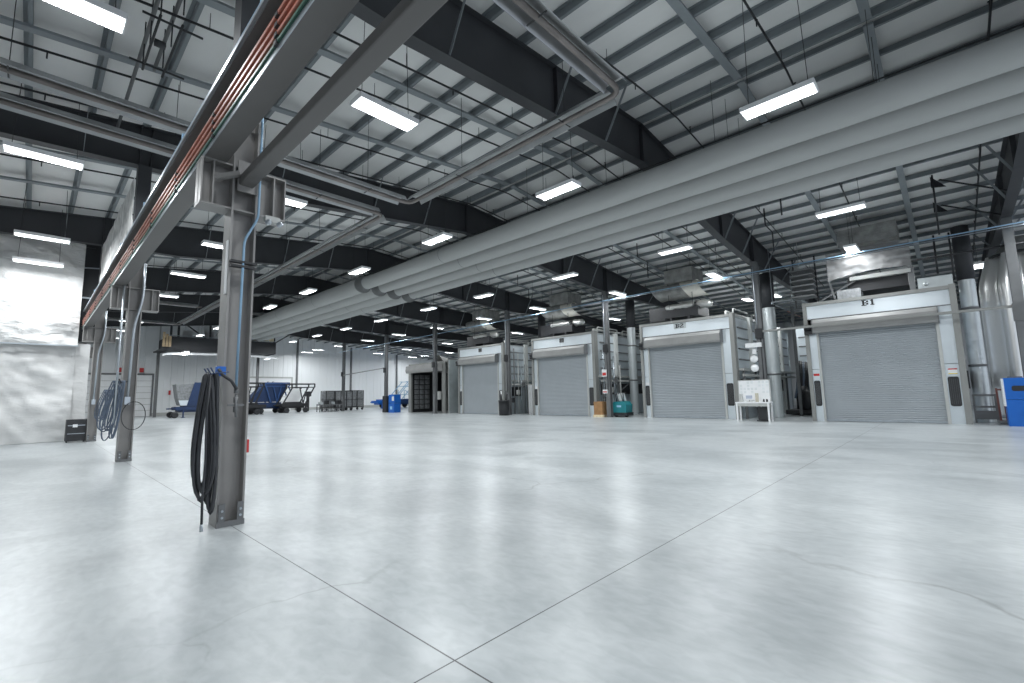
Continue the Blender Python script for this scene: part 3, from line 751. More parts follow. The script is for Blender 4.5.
# ------------------------------------------------------------------ paint booths
GL = {'B': ['##### ', ' ##  ##', ' ##  ##', ' #### ', ' ##  ##', ' ##  ##', '##### '], '1': ['  ## ', ' ### ', '  ## ', '  ## ', '  ## ', '  ## ', ' ####'],
      '2': [' ####', '#   ##', '    ##', '  ### ', ' ##   ', '##   #', '######'], '3': [' ####', '#   ##', '    ##', '  ### ', '    ##', '#   ##', ' ####'],
      '4': ['   ##', '  ###', ' # ##', '#  ##', '######', '   ##', '   ###'], '5': ['######', '##   ', '#### ', '    ##', '    ##', '#   ##', ' ####']}
def letters(txt, xf, yc, z0, h):
    g = MB(); p = h/7; pw = p*.98; W = 15*pw; y = yc+W/2
    for ch in txt:
        for r, row in enumerate(GL[ch]):
            c = 0
            while c < len(row):
                if row[c] == '#':
                    e = c
                    while e < len(row) and row[e] == '#': e += 1
                    g.box(xf-.008, xf, y-e*pw, y-c*pw, z0+(6-r)*p, z0+(7-r)*p); c = e
                else: c += 1
        y -= 8*pw
    return g
def booth(y0, y1, txt, lab, textpos=.43):
    X = 21.2; hT = 4.62; D = 9.3
    t = thing('paint_booth', lab, 'booth', (X, (y0+y1)/2, 0), 'paint booths')
    dR, dL = y0+.60, y1-.45                      # roller door opening
    dT = 3.38
    # shell
    g = MB(); g.box(X+.25, X+D, y1-.08, y1, 0, hT-.1); g.box(X+D-.08, X+D, y0, y1, 0, hT-.1); g.box(X+.25, X+D, y0, y1, hT-.14, hT-.08)
    build(g, 'shell', M['galvdull'], t)
    # side facing the camera: stacked panels, pillars, ledge
    s = MB()
    zz = [0, .55, 1.1, 1.62, 2.15, 2.62, 3.1, 3.58, 4.06, hT-.08]
    for a, b in zip(zz, zz[1:]):
        s.box(X+.25, X+D, y0+.04, y0+.08, a+.012, b-.012); s.box(X+.25, X+D, y0+.05, y0+.08, a, b)
    build(s, 'side_panel', M['galv'], t)
    s = MB()
    for q in (2.62, 3.1, 3.58, 4.06):
        xx = X+.5
        while xx < X+D-.5: s.box(xx, xx+1.35, y0-.015, y0+.045, q-.035, q+.02); xx += 1.75
    build(s, 'panel_rib', M['post'], t)
    for j, xx in enumerate((X+1.95, X+3.7, X+5.45, X+7.2)):
        s = MB(); s.box(xx, xx+.28, y0-(.02 if txt == 'B1' else .10), y0+.05, (2.0 if j % 2 == 0 else 0), hT+.02); build(s, 'pillar', M['pillar'], t)
    if txt == 'B1': pass
    s = MB(); s.box(X+.2, X+D, y0-(.03 if txt == 'B1' else .22), y0+.02, 2.10, 2.20); s.tube([(X+.25, y0-(-.1 if txt == 'B1' else .16), 1.9), (X+D, y0-(-.1 if txt == 'B1' else .16), 1.9)], .06, 8); build(s, 'ledge', M['pale'], t)
    s = MB()
    for xx in (X+.45, X+2.3, X+4.1, X+5.9): s.box(xx, xx+1.2, y0-.05, y0+.04, 1.15, 1.75)
    buildp(s, 'intake_grille', M['dark'], t)
    s = MB()
    yq = y0-.14 if txt != 'B1' else y0+.1
    for xx in (X+.4, X+2.1, X+3.9, X+5.7, X+7.5): s.bar((xx, yq, 0), (xx, yq, 2.1), .08, .08)
    s.bar((X+2.1, yq, 1.3), (X+3.9, yq, 2.05), .05, .05)
    buildp(s, 'side_stand', M['post'], t)
    # front frame
    g = MB(); g.box(X-.08, X+.25, y0, y0+.17, 0, hT+.04); g.box(X-.08, X+.25, y1-.13, y1, 0, hT+.02); buildp(g, 'frame_post', M['boothgrey'], t)
    g = MB(); g.box(X-.10, X+.25, y0+.17, y1-.13, hT-.12, hT); build(g, 'frame_lintel', M['boothgrey'], t)
    ym = (y0+y1)/2
    g = MB(); g.box(X-.02, X+.2, y0+.17, ym-.006, 3.98, hT-.12); g.box(X-.02, X+.2, ym+.006, y1-.13, 3.98, hT-.12); g.box(X, X+.2, ym-.01, ym+.01, 3.98, hT-.12)
    buildp(g, 'header_panel', M['galv'], t)
    g = MB(); g.box(X-.05, X+.2, y0+.17, y1-.13, 3.955, 3.985); build(g, 'header_trim', M['post'], t)
    for (a, b) in ((y0+.17, dR-.09), (dL+.07, y1-.13)):
        g = MB(); g.box(X-.01, X+.2, a, b, 0, 1.985); g.box(X-.01, X+.2, a, b, 2.0, 3.955 if a < ym else 3.4); build(g, 'jamb_panel', M['galv'], t)
        c = (a+b)/2; w = (b-a)*.80
        g = MB(); g.rbox((X-.02, c, 1.07), (.02, w, .98), .06, 'x', 5); o = build(g, 'vent_window', M['black'], t)
        gg = MB()
        for k2 in range(5): gg.box(X-.034, X-.03, c-w/2+.04+k2*(w-.08)/4-.003, c-w/2+.04+k2*(w-.08)/4+.003, .66, 1.48)
        build(gg, 'grille_wire', M['post'], o)
    # roller hood
    hy0, hy1 = dR-.08, dL+.12
    g = MB(); g.prism([(X-.30, 3.40), (X-.34, 3.48), (X-.34, 3.78), (X-.27, 3.90), (X-.02, 3.95), (X-.02, 3.40)], 'y', hy0, hy1); build(g, 'roller_hood', M['hood'], t)
    g = MB()
    for yy in (hy0-.03, hy1): g.prism([(X-.32, 3.38), (X-.37, 3.48), (X-.37, 3.80), (X-.29, 3.93), (X, 3.97), (X, 3.38)], 'y', yy, yy+.03)
    buildp(g, 'hood_bracket', M['post'], t)
    g = MB(); g.lathe((X-.22, hy1+.17, 3.62), [(.001,-.13),(.11,-.13),(.13,0),(.11,.13),(.001,.13)], 12, 'y'); g.box(X-.3, X-.1, hy1+.04, hy1+.3, 3.36, 3.5); build(g, 'door_motor', M['dark'], t)
    # curtain of slats
    g = MB(); n = 44; dz = dT/n
    pts = []
    for i in range(n):
        z = .06+i*(dT)/n; pts += [(X+.055, z), (X+.042, z+dz*.3), (X+.042, z+dz*.7)]
    pts.append((X+.06, .06+dT))
    vs = [(p[0], yy, p[1]) for yy in (dR, dL) for p in pts]; m = len(pts)
    g.add(vs, [(i, i+1, m+i+1, m+i) for i in range(m-1)]); g.add([(X+.09, dR, .06), (X+.09, dL, .06), (X+.09, dL, .06+dT), (X+.09, dR, .06+dT)], [(0,1,2,3)])
    do = build(g, 'roller_door', M['rolldoor'], t, fix=False)
    g = MB(); g.box(X+.0, X+.09, dR, dL, .01, .075); build(g, 'bottom_rail', M['conduit'], do)
    g = MB(); g.box(X-.05, X+.1, dR-.09, dR+.0, 0, 3.40); build(g, 'door_track', M['pale'], t)
    g = MB(); g.box(X-.05, X+.1, dL+.0, dL+.07, 0, 3.40); build(g, 'door_track', M['pale'], t)
    # notices
    if txt == 'B1':
        g = MB(); g.box(X-.018, X-.012, y0+.22, dR-.16, 1.66, 1.82); build(g, 'notice', M['paper'], t)
        g = MB(); g.box(X-.021, X-.0185, y0+.22, dR-.16, 1.79, 1.83); build(g, 'notice_red_band', M['red'], t)
        g = MB(); g.box(X-.021, X-.0185, y0+.22, dR-.16, 1.645, 1.67); build(g, 'notice_yellow_band', M['yellow'], t)
        g = MB(); g.box(X-.018, X-.012, dL+.10, y1-.16, 1.74, 1.83); build(g, 'warning_sign', M['red'], t)
    else:
        g = MB(); g.box(X-.018, X-.012, dL+.10, y1-.16, 1.6, 1.72); build(g, 'notice', M['paper'], t)
    if txt in ('B2',):
        g = MB(); g.box(X-.03, X-.022, 8.82-.0, 9.42, 4.22, 4.50); build(g, 'number_plate', M['galvdull'], t)
        build(letters(txt, X-.031, 9.12, 4.26, .20), 'booth_number', M['black'], t)
    elif txt == 'B1': build(letters(txt, X-.022, y0+(y1-y0)*.525, 4.27, .21), 'booth_number', M['black'], t)
    else:
        g = MB(); g.box(X-.03, X-.022, ym-.18, ym+.12, 4.2, 4.46); build(g, 'number_plate', M['post'], t)
        build(letters(txt, X-.031, ym-.03, 4.24, .17), 'booth_number', M['black'], t)
    # roof rails and pipework
    r = MB()
    for (xa, xb) in ((X+.5, X+2.6), (X+3.2, X+6.5)):
        P = [(xa, y0+.15, hT-.1), (xa, y0+.15, hT+.30), (xb, y0+.15, hT+.30), (xb, y0+.15, hT-.1)]
        r.tube(arc_pts(P, .1), .035, 8)
    r.tube([(X+.6, y0+.5, hT), (X+.6, y0+.5, hT+.22), (X+6, y0+.5, hT+.22)], .06, 8)
    buildp(r, 'roof_rail', M['pale'], t)
    return t
M['rolldoor'] = mat('roller_door_grey', (.345,.375,.40), .42, .15, .05, 1.2)
booth(-.38, 4.05, 'B1', 'grey and galvanized paint booth marked B1 with a closed roller door')
booth(6.70, 11.2, 'B2', 'galvanized paint booth marked B2 behind the white table, roller door closed')
booth(13.92, 18.5, 'B3', 'galvanized paint booth third along the row, behind the floor scrubber')
booth(20.95, 25.55, 'B4', 'galvanized paint booth fourth along the row, behind the black drum')

# open booth, last of the row
t = thing('paint_booth', 'low open-fronted booth at the far end of the row showing filter panels', 'booth', (21.2, 29.4, 0), 'paint booths')
X = 21.1; y0, y1 = 27.0, 31.7
g = MB(); g.box(X, X+8, y1-.1, y1, 0, 3.8); g.box(X, X+8, 26.6, 26.7, 0, 4.0); g.box(X+8, X+8.1, 26.6, y1, 0, 3.8); g.box(X, X+8, 26.6, y1, 3.75, 3.85); build(g, 'shell', M['boothgrey'], t)
g = MB(); g.box(X-.05, X+.1, y1-.35, y1, 0, 3.2); g.box(X-.05, X+.1, y0, y0+.35, 0, 3.2); buildp(g, 'frame_post', M['boothgrey'], t)
g = MB(); g.box(X-.05, X+.1, y0, y1, 3.2, 3.84); build(g, 'frame_lintel', M['boothgrey'], t)
g = MB(); g.prism([(X-.5,3.1),(X-.55,3.3),(X-.5,3.65),(X-.1,3.7),(X-.1,3.1)], 'y', y0+.2, y1-.3); build(g, 'roller_hood', M['hood'], t)
g = MB(); g.box(X+.1, X+4.5, y1-.13, y1-.105, 0, 3.2); build(g, 'inner_lining', M['dark'], t)
for i in range(3):
    for j in range(7):
        xa, za = X+.42+i*.52, .25+j*.40
        g = MB(); f = lambda u, v, xa=xa, za=za: (xa+.46*u, y1-.14-.06*math.sin(PI*u)*math.sin(PI*v), za+.35*v)
        g.grid(f, 6, 6); build(g, 'filter_pad', M['mesh'], t)
g = MB(); g.box(X+.0, X+2.2, 26.55, 26.6, 0, 3.9)
for z in (.5, 1.3, 2.1, 2.9): g.box(X, X+2.2, 26.53, 26.55, z, z+.03)
build(g, 'side_panel', M['galvdull'], t)
g = MB(); g.box(X-.2, X-.05, 27.4, 27.8, 1.0, 1.6); build(g, 'control_box', M['pale'], t)
g = MB(); g.grid(lambda u, v: (X+.6+.8*u, 28.0+1.2*v, 3.85+.55*math.sin(PI*v)*(1-.3*u)), 6, 8); build(g, 'roof_duct', M['foil'], t)

# ------------------------------------------------------------------ vertical stacks beside the booths
def stack(x, y, r, z1, lab, dark=None, mt='spiral'):
    t = thing('exhaust_stack', lab, 'duct', (x, y, 0), 'exhaust stacks between the booths')
    zs = dark or z1
    g = MB(); prof = [(r,0),(r,.9),(r,1.9),(r,2.9),(r,3.9),(r,zs)]
    g.lathe((x,y,0), prof, 28); o = build(g, 'body', M[mt], t)
    g = MB()
    for z in (1.93, 3.93): g.lathe((x,y,z), [(r*1.02,-.04),(r*1.08,-.04),(r*1.08,.04),(r*1.02,.04)], 28)
    buildp(g, 'band', M['post'], t)
    if dark:
        g = MB(); g.lathe((x,y,0), [(r*.6,zs),(r*1.08,zs),(r*1.08,z1),(r*.6,z1)], 28); build(g, 'upper_section', M['girder'], t)
    return t
stack(23.4, 5.83, .27, 6.6, 'galvanized round exhaust stack beside booth B2, behind the white table', 5.0)
stack(24.1, 13.3, .24, 6.6, 'galvanized round exhaust stack between booths B3 and B2', 5.0)
stack(24.1, 20.1, .24, 6.6, 'galvanized round exhaust stack between booths B4 and B3', 5.0)
stack(22.6, -.70, .22, 6.9, 'ribbed silver round exhaust stack standing against booth B1', 4.95)
# small slatted guard at its foot
t = thing('guard_frame', 'small dark guard frame at the foot of the ribbed silver stack', 'frame', (22.2, -.7, 0))
g = MB()
for (x, y) in ((22.1,-1.0),(22.1,-.47),(22.5,-1.0)): g.bar((x,y,0),(x,y,.95), .05,.05)
buildp(g, 'upright', M['post'], t)
g = MB(); g.box(22.08,22.12,-1.0,-.47,.88,.95); g.box(22.08,22.12,-1.0,-.47,.5,.56); g.box(22.08,22.12,-1.0,-.47,.12,.4); buildp(g, 'rail', M['post'], t)
# foil tank
t = thing('foil_tank', 'tall bright silver wrapped tank with vertical folds beyond booth B1', 'tank', (25.6, -2.6, 0))
def tk(u, v):
    a = 2*PI*u; lob = 1+.19*math.cos(a*7+.6); z = 6.1*v
    r = .98*lob*(1 if v < .82 else 1-.25*(v-.82)/.18)
    return (25.2+r*math.cos(a), -2.28+r*1.05*math.sin(a), z)
g = MB(); g.grid(tk, 120, 20); build(g, 'wrap', M['tank'], t, fix=False)
g = MB(); g.lathe((25.2,-2.28,0), [(.01,6.75),(.30,6.72),(.72,6.12),(.80,6.05)], 24); build(g, 'hood', M['boothgrey'], t)
g = MB(); g.lathe((25.2,-2.28,0), [(.78,6.02),(.86,6.02),(.86,6.1),(.78,6.1)], 24); build(g, 'strap', M['dark'], t)
g = MB(); g.tube([(24.1,-1.5,.12),(24.2,-1.1,.12),(24.6,-.95,.12)], .05, 8); build(g, 'drain_pipe', M['conduit'], t)

# blue cabinet
t = thing('blue_cabinet', 'bright blue steel cabinet with a dark slot at the edge of the picture', 'cabinet', (20.9, -1.6, 0))
g = MB(); g.box(20.6, 21.2, -2.0, -1.14, .0, .80); g.box(20.6, 21.2, -2.0, -1.14, .81, 1.46); build(g, 'body', M['bluebright'], t)
g = MB(); g.box(20.62, 21.18, -1.14, -1.10, .6, 1.44); build(g, 'side_panel', M['white'], t)
g = MB(); g.rbox((20.595,-1.50,1.14), (.012,.42,.16), .05, 'x'); build(g, 'slot', M['black'], t)
g = MB(); g.box(20.72, 21.0, -1.55, -1.25, 1.46, 1.50); build(g, 'lid_handle', M['post'], t)
t = thing('pallet_cart', 'rusty red hand cart half hidden beside the blue cabinet', 'cart', (21.6,-1.2,0))
g = MB(); g.bar((21.45,-1.02,.1),(21.4,-1.0,1.15),.05,.05); g.bar((21.45,-1.16,.1),(21.4,-1.14,1.1),.05,.05); g.bar((21.4,-1.14,1.1),(21.4,-1.0,1.1),.05,.05); build(g,'handle',mat('rust_red',(.16,.06,.05),.6),t)
g = MB(); g.box(21.3,21.8,-1.2,-.95,.06,.12); g.box(21.35,21.4,-1.15,-1.0,0,.06); g.box(21.7,21.75,-1.15,-1.0,0,.06); build(g,'deck',M['post'],t)

# ------------------------------------------------------------------ table with board
t = thing('work_table', 'white work table standing in front of booth B2', 'table', (20.5, 6.0, 0))
g = MB(); g.box(20.25, 20.75, 5.32, 6.58, .72, .77); build(g, 'tabletop', M['white'], t)
for x in (20.29, 20.71):
    for y in (5.37, 6.53): g = MB(); g.box(x-.03, x+.03, y-.03, y+.03, 0, .72); build(g, 'leg', M['white'], t)
g = MB(); g.box(20.27, 20.73, 5.36, 6.54, .60, .72); build(g, 'apron', M['pale'], t)
t = thing('notice_board', 'white pin board standing on the back of the white work table', 'board', (20.72, 6.0, .77))
g = MB(); g.box(20.70, 20.74, 5.36, 6.56, .77, 1.66); build(g, 'panel', M['white'], t)
g = MB()
r3 = random.Random(5)
for i in range(4):
    for j in range(8):
        if r3.random() < .75: g.box(20.695, 20.699, 5.42+j*.14, 5.42+j*.14+.09, 1.12+i*.13, 1.12+i*.13+.09)
buildp(g, 'pinned_note', mat('faint_note', (.76,.79,.80), .6), t)
g = MB(); g.box(20.69,20.70,5.36,5.39,.77,1.66); g.box(20.69,20.70,6.53,6.56,.77,1.66); g.box(20.69,20.70,5.36,6.56,1.63,1.66); build(g, 'board_frame', M['pale'], t)
t = thing('desk_monitor', 'small pale screen on the white work table', 'screen', (20.5,6.1,.77))
g = MB(); g.box(20.48,20.52,5.93,6.27,.86,1.08); build(g,'bezel',M['white'],t)
g = MB(); g.box(20.475,20.48,5.98,6.22,.90,1.03); build(g,'display',M['screen'],t)
g = MB(); g.box(20.49,20.51,6.08,6.12,.79,.86); g.box(20.44,20.56,6.0,6.2,.77,.79); build(g,'stand',M['pale'],t)
g = MB(); g.rbox((20.5,6.42,.93),(.12,.14,.32),.03,'z'); build(g,'binder_box',M['pale'],loc=(20.5,6.5,.77),label='pale upright box at the end of the white work table',cat='box')
g = MB(); g.box(20.44,20.54,5.76,5.86,.77,1.12); build(g,'spray_bottle',mat('bottle_tan',(.5,.47,.38),.5),loc=(20.5,5.8,.77),label='tan bottle shaped carton on the white work table',cat='carton')
for i,y in enumerate((5.44,5.55)):
    g = MB(); g.lathe((20.42,y,.77),[(.001,0),(.035,0),(.035,.08),(.02,.11),(.001,.12)],10); build(g,'paint_cup',M['black'],loc=(20.42,y,.77),label='small black cup on the table edge, '+('outer of two' if i==0 else 'inner of two'),cat='cup')
t = thing('waste_bin', 'dark tall waste bin under the end of the white work table', 'bin', (20.5,5.6,0))
g = MB(); g.prism([(5.50,.02),(5.78,.02),(5.82,.56),(5.46,.56)],'x',20.38,20.64); build(g,'body',M['black'],t)
g = MB(); g.box(20.35,20.67,5.44,5.84,.02,.06); build(g,'foot',M['dark'],t)
for i,z in enumerate((2.14,2.52)):
    g = MB(); g.lathe((20.60,5.82,z),[(.001,-.012),(.15,-.012),(.15,.012),(.001,.012)],24,'x')
    build(g,'round_gauge_sign',M['white'],loc=(20.6,5.82,z),label='round white sign on the post behind the white table, '+('lower' if i==0 else 'upper'),cat='sign')
g = MB(); g.box(20.52,20.64,5.5,6.1,3.0,3.18); build(g,'emergency_light',M['white'],loc=(20.6,5.8,3.0),label='white rectangular emergency light on the post behind the table',cat='light')
g = MB(); g.box(20.64,20.65,5.72,5.88,2.72,2.95); build(g,'post_label',M['paper'],loc=(20.65,5.8,2.72),label='small white label on the post behind the table',cat='sign')

# scrubber
t = thing('floor_scrubber', 'teal floor scrubbing machine parked between booths B3 and B2', 'machine', (21.4,12.5,0))
g = MB(); g.prism([(12.98,.22),(12.10,.22),(12.06,.62),(12.22,.80),(12.78,.78),(12.96,.55)],'x',20.95,21.6); o=build(g,'body',M['teal'],t)
g = MB(); g.rbox((21.27,12.55,.15),(.75,1.05,.16),.06,'z'); build(g,'brush_deck',M['black'],t)
g = MB(); g.box(20.94,20.95,12.35,12.6,.5,.6); build(g,'badge',M['cyan'],t)
for y in (12.25,12.85): g = MB(); g.lathe((21.3,y,.11),[(.001,-.06),(.11,-.06),(.11,.06),(.001,.06)],16,'x'); build(g,'wheel',M['black'],t)
g = MB(); g.tube([(21.4,12.85,.75),(21.45,12.95,1.15),(21.4,12.7,1.2)],.025,8); g.tube([(21.4,12.45,.78),(21.45,12.5,1.25),(21.4,12.3,1.25)],.025,8); buildp(g, 'handlebar', M['dark'], t)
for i,y in enumerate((12.42,12.68)):
    g = MB(); g.add([(21.62,y,.82),(21.62,y+.18,.82),(21.55,y+.24,1.22),(21.55,y+.08,1.22),(21.66,y,.82),(21.66,y+.18,.82),(21.59,y+.24,1.22),(21.59,y+.08,1.22)],[(0,1,2,3),(7,6,5,4),(0,4,5,1),(1,5,6,2),(2,6,7,3),(3,7,4,0)])
    build(g,'tank_panel',M['white'],t)
t = thing('cardboard_crate', 'brown crate on the floor beside the stickered post', 'crate', (21.4,13.5,0))
g = MB(); g.box(20.55,21.08,13.24,13.74,.12,.80); build(g,'body',M['brown'],t)
g = MB(); g.box(20.52,21.1,13.2,13.78,.0,.12); build(g,'skid',M['tan'],t)
for i,(z,lab) in enumerate(((1.22,'lower'),(2.1,'upper'))):
    g = MB(); g.box(20.63,20.65,12.92,13.20,z,z+(.20 if i==0 else .36)); t=build(g,'warning_sticker',M['paper'],loc=(20.64,13.05,z),label=lab+' red and white sticker on the post by the brown crate',cat='sign')
    g = MB(); g.box(20.622,20.629,12.95,13.17,z+.05,z+.11 if i==0 else z+.2); build(g,'red_print',M['red'],t)

# black drum
t = thing('trash_drum', 'round black drum at the foot of the post between booths B4 and B3', 'bin', (20.2,20.0,0))
g = MB(); g.lathe((20.2,20.05,0),[(.001,.02),(.31,.02),(.33,.4),(.34,.86),(.36,.86),(.36,.92),(.30,.92),(.30,.5),(.001,.5)],20); build(g,'body',M['black'],t)
for i in range(4):
    g = MB(); a=i*1.5; g.tube([(20.2+.12*math.cos(a),20.05+.12*math.sin(a),.6),(20.2+.26*math.cos(a),20.05+.26*math.sin(a),1.3+.2*(i%2))],.03 if i%2 else .07,8); build(g,'scrap_roll',M['paper'] if i==1 else M['dark'],t)

# leaning boards between B4 and B3
for i,(y,m_) in enumerate(((19.65,M['white']),(19.1,M['post']),(18.75,M['dark']))):
    g = MB(); g.box(22.4,22.45,y,y+.32,0,1.85); build(g,'stored_panel',m_,loc=(22.4,y,0),cat='panel',group='panels stored between booths B4 and B3',
       label=['white','grey','black'][i]+' upright panel stored between booths B4 and B3')

# machinery clutter between B2 and B1, behind the stack
t = thing('pump_skid', 'dark jumble of pumps and hoses on a skid between booths B2 and B1', 'machine', (26.5,5.4,0))
g = MB(); g.box(25.2,28.5,4.7,5.9,.05,.25); build(g,'skid_frame',M['dark'],t)
for i in range(5):
    g = MB(); x=25.5+i*.6; y=5.0+.25*(i%3); g.lathe((x,y,.25),[(.001,0),(.24,0),(.24,.7+.2*(i%2)),(.15,.9+.2*(i%2)),(.001,.95+.2*(i%2))],16); build(g,'pump',M['black' if i%2 else 'dark'],t)
for i in range(7):
    g = MB(); x=25.4+i*.42; g.tube([(x,5.5,.8),(x+.1,5.4,1.3),(x-.1,5.3,1.9),(x+.05,5.3,2.6)],.05,8); build(g,'hose',M['black' if i%3 else 'bluehose'],t)
g = MB(); g.box(26.0,26.35,4.85,4.9,1.0,1.9); g.box(27.4,27.8,4.9,4.95,.9,1.8); buildp(g, 'control_panel', M['pale'], t)
for i,(x,y) in enumerate(((24.9,5.2),(27.3,5.0))):
    g = MB(); wsec(g,x,y,0,5.4,.12,.12); build(g,'pipe_support',M['post'],loc=(x,y,0),cat='column',group='slim supports between booths B2 and B1',
       label=['grey slim support beside the round stack of booth B2','grey slim support deep between booths B2 and B1'][i])
t = thing('side_unit','tall ribbed galvanized unit standing deep between booths B2 and B1','cabinet',(28,5.2,0))
g = MB()
for z in range(9): g.box(28.6,30.2,4.4,6.0,.5*z+.01,.5*z+.49)
g.box(28.64,30.16,4.44,5.96,0,4.5); build(g,'body',M['galv'],t)
g = MB()
for z in range(1,9): g.box(28.57,28.6,4.6,5.8,.5*z-.03,.5*z+.03)
build(g,'rib',M['post'],t)
g = MB(); g.tube([(24.5,5.3,4.9),(27,5.3,4.9)],.025,8); build(g,'orange_pipe',mat('dull_orange',(.30,.16,.13),.5),loc=(24,5.3,4.7),label='thin dull orange pipe high between booths B2 and B1',cat='pipe')
t = thing('roof_rack','white slatted rack hung high between booths B2 and B1','rack',(24,5.2,5.2))
for i in range(8): g = MB(); g.box(23.0+i*.55,23.0+i*.55+.06,4.4,5.6,5.15,5.2); build(g,'slat',M['strut'],t)
g = MB(); g.box(23,27,4.4,4.45,5.1,5.15); g.box(23,27,5.55,5.6,5.1,5.15)
for (x,y) in ((23.1,4.42),(23.1,5.57),(26.9,4.42),(26.9,5.57)): g.cyl((x,y,5.1),(x,y,zp(x)),.012,5)
build(g,'rack_frame',M['conduit'],t)

# pipes strung high over the aisle outside the runway beam
for i, (x, z, y1, lab) in enumerate(((.95, 7.45, 13.0, 'lower black pipe strung along the aisle roof beside the nearest column'), (1.22, 7.62, 10.5, 'upper black pipe strung along the aisle roof beside the nearest column'))):
    t = thing('roof_pipe', lab, 'pipe', (x, 5, z), 'pipes over the aisle roof')
    g = MB(); g.tube([(x, -6, z), (x, y1, z)], .03, 8); build(g, 'pipe_run', M['post'], t)
    h = MB()
    for y in (1.0, 4.4, 6.4, 7.9, 8.8, 9.5): h.cyl((x, y, z-.5*(y > 6)), (x, y, zp(x)), .011, 6)
    buildp(h, 'hanger_rod', M['dark'], t)
t = thing('valve_trapeze', 'small black hanging trapeze with a valve over the aisle near the nearest column', 'pipe', (1.1, 8.6, 6.95))
g = MB(); g.tube([(.75,8.0,6.95),(1.5,8.0,6.95)], .018, 6); g.tube([(.75,9.3,6.95),(1.5,9.3,6.95)], .018, 6); g.tube([(.95,7.9,6.95),(.95,9.5,6.95)], .018, 6); g.tube([(1.22,7.9,6.95),(1.22,9.5,6.95)], .018, 6); build(g, 'cross_bar', M['dark'], t)
g = MB(); g.lathe((1.05,8.6,6.95), [(.001,-.08),(.06,-.07),(.06,.07),(.001,.08)], 10, 'x'); build(g, 'valve_body', M['black'], t)
# pale services seen in the gaps: verticals and boxes
def gapset(yb, lab):
    t = thing('service_riser', lab, 'pipes', (21.6, yb, 0), 'service risers between booths')
    r4 = random.Random(int(yb*7))
    for i in range(6):
        g = MB(); x = 21.5+i*.33; z1 = 2.2+r4.random()*2.2; y = yb-.1+.1*r4.random()
        g.cyl((x,y,.0),(x,y,z1),.025+.02*(i%2),8); build(g,'riser',M[['conduit','post','pale'][i%3]],t)
    for i in range(3):
        g = MB(); x = 21.5+i*.5; z = .9+.5*i; g.rbox((x,yb-.2,z),(.22,.12,.3),.02,'x'); build(g,'service_box',M[['dark','pale','post'][i]],t)
gapset(13.7, 'bundle of risers and switch boxes beside booth B3')
gapset(20.7, 'bundle of risers and switch boxes beside booth B4')

# ------------------------------------------------------------------ air units above the booths
def airunit(y0, lab):
    t = thing('air_unit', lab, 'duct', (22.6, y0, 5.1), 'foil wrapped air units above the booths')
    g = MB(); g.box(22.0,23.4,y0,y0+1.42,6.68,7.35); g.box(21.97,22.0,y0,y0+1.42,7.0,7.03); build(g,'plenum',M['foildark'],t)
    def el(u,v):
        # sagging wrapped elbow: runs along y, cross-section arc
        y = y0-.3+ (2.45)*u; a = -PI*.15+PI*1.3*v
        zc = 6.33; r = .42
        sh = .45*(1-u)
        return (22.55-.55*math.sin(a)*1.0, y+ .25*math.cos(a), zc+r*math.cos(a)+.04*noise.noise(V3((u*7,v*5,y0))))
    g = MB(); g.grid(lambda u,v: el(.0+.35*u,v),14,14); build(g,'pale_sleeve',M['foilwhite'],t,fix=False)
    g = MB(); g.grid(lambda u,v: el(.35+.65*u,v),20,14); build(g,'grey_sleeve',M['foildark'],t,fix=False)
    g = MB(); g.grid(lambda u,v: (22.6-.5*math.sin(PI*v), y0+.05+1.45*u, 5.48+.19*math.cos(PI*v)+.03*noise.noise(V3((u*9,v*6,y0)))),18,10); build(g,'foil_duct',M['foil'],t,fix=False)
    g = MB(); g.lathe((22.6,y0-.25,5.50),[(.001,-.42),(.12,-.40),(.19,-.28),(.17,-.2),(.21,-.1),(.19,-.02),(.22,.1),(.20,.3)],18,'y'); build(g,'foil_elbow',M['foil'],t)
    g = MB(); g.box(22.2,23.6,y0-.1,y0+1.7,4.95,5.40); g.box(22.5,23.5,y0+1.5,y0+2.6,4.9,5.6); build(g,'fan_box',M['dark'],t)
    g = MB()
    for (xx,yy) in ((22.1,y0+.1),(22.1,y0+1.3)): g.cyl((xx,yy,5.4),(xx,yy,zp(xx)),.012,5)
    g.box(22.1,23.5,y0+.3,y0+.4,4.55,4.95); g.box(22.1,23.5,y0+1.2,y0+1.3,4.55,4.95)
    buildp(g, 'support', M['dark'], t)
airunit(8.7,'foil wrapped duct and air unit above booth B2')
airunit(16.25,'foil wrapped duct and air unit above booth B3')
airunit(23.5,'foil wrapped duct and air unit above booth B4')
t = thing('air_unit','box air unit hung above booth B1 behind the plastic sheet','duct',(22,1.8,4.7))
g = MB(); g.box(21.6,23,.95,2.75,6.75,7.4); g.box(21.57,21.6,.95,2.75,6.95,6.98); g.box(21.57,21.6,.95,2.75,7.15,7.18); build(g,'plenum',M['foildark'],t)
g = MB(); g.box(21.9,23.4,.8,2.6,4.95,5.5); build(g,'fan_box',M['dark'],t)
g = MB(); g.box(21.7,22.0,.7,2.5,5.38,5.52); build(g,'tray',M['pale'],t)
g = MB(); g.bar((21.8,3.2,5.6),(21.8,3.0,4.62),.08,.06); g.bar((21.8,2.1,5.5),(21.8,3.6,4.7),.07,.05); g.box(21.75,21.95,.62,.78,4.6,5.6); buildp(g, 'support', M['post'], t)
g = MB(); g.rbox((21.8,2.55,4.86),(.5,.75,.34),.05,'x'); build(g,'motor_box',M['mesh'],t)
def ws(u,v):
    y = 3.15-2.5*u; z = 6.55-(1.02-.12*math.sin(PI*u)+.12*(1-u))*v
    return (21.42+.10*noise.fractal(V3((u*4,v*3,3)),1,2,3)-.12*v*math.sin(PI*u), y, z)
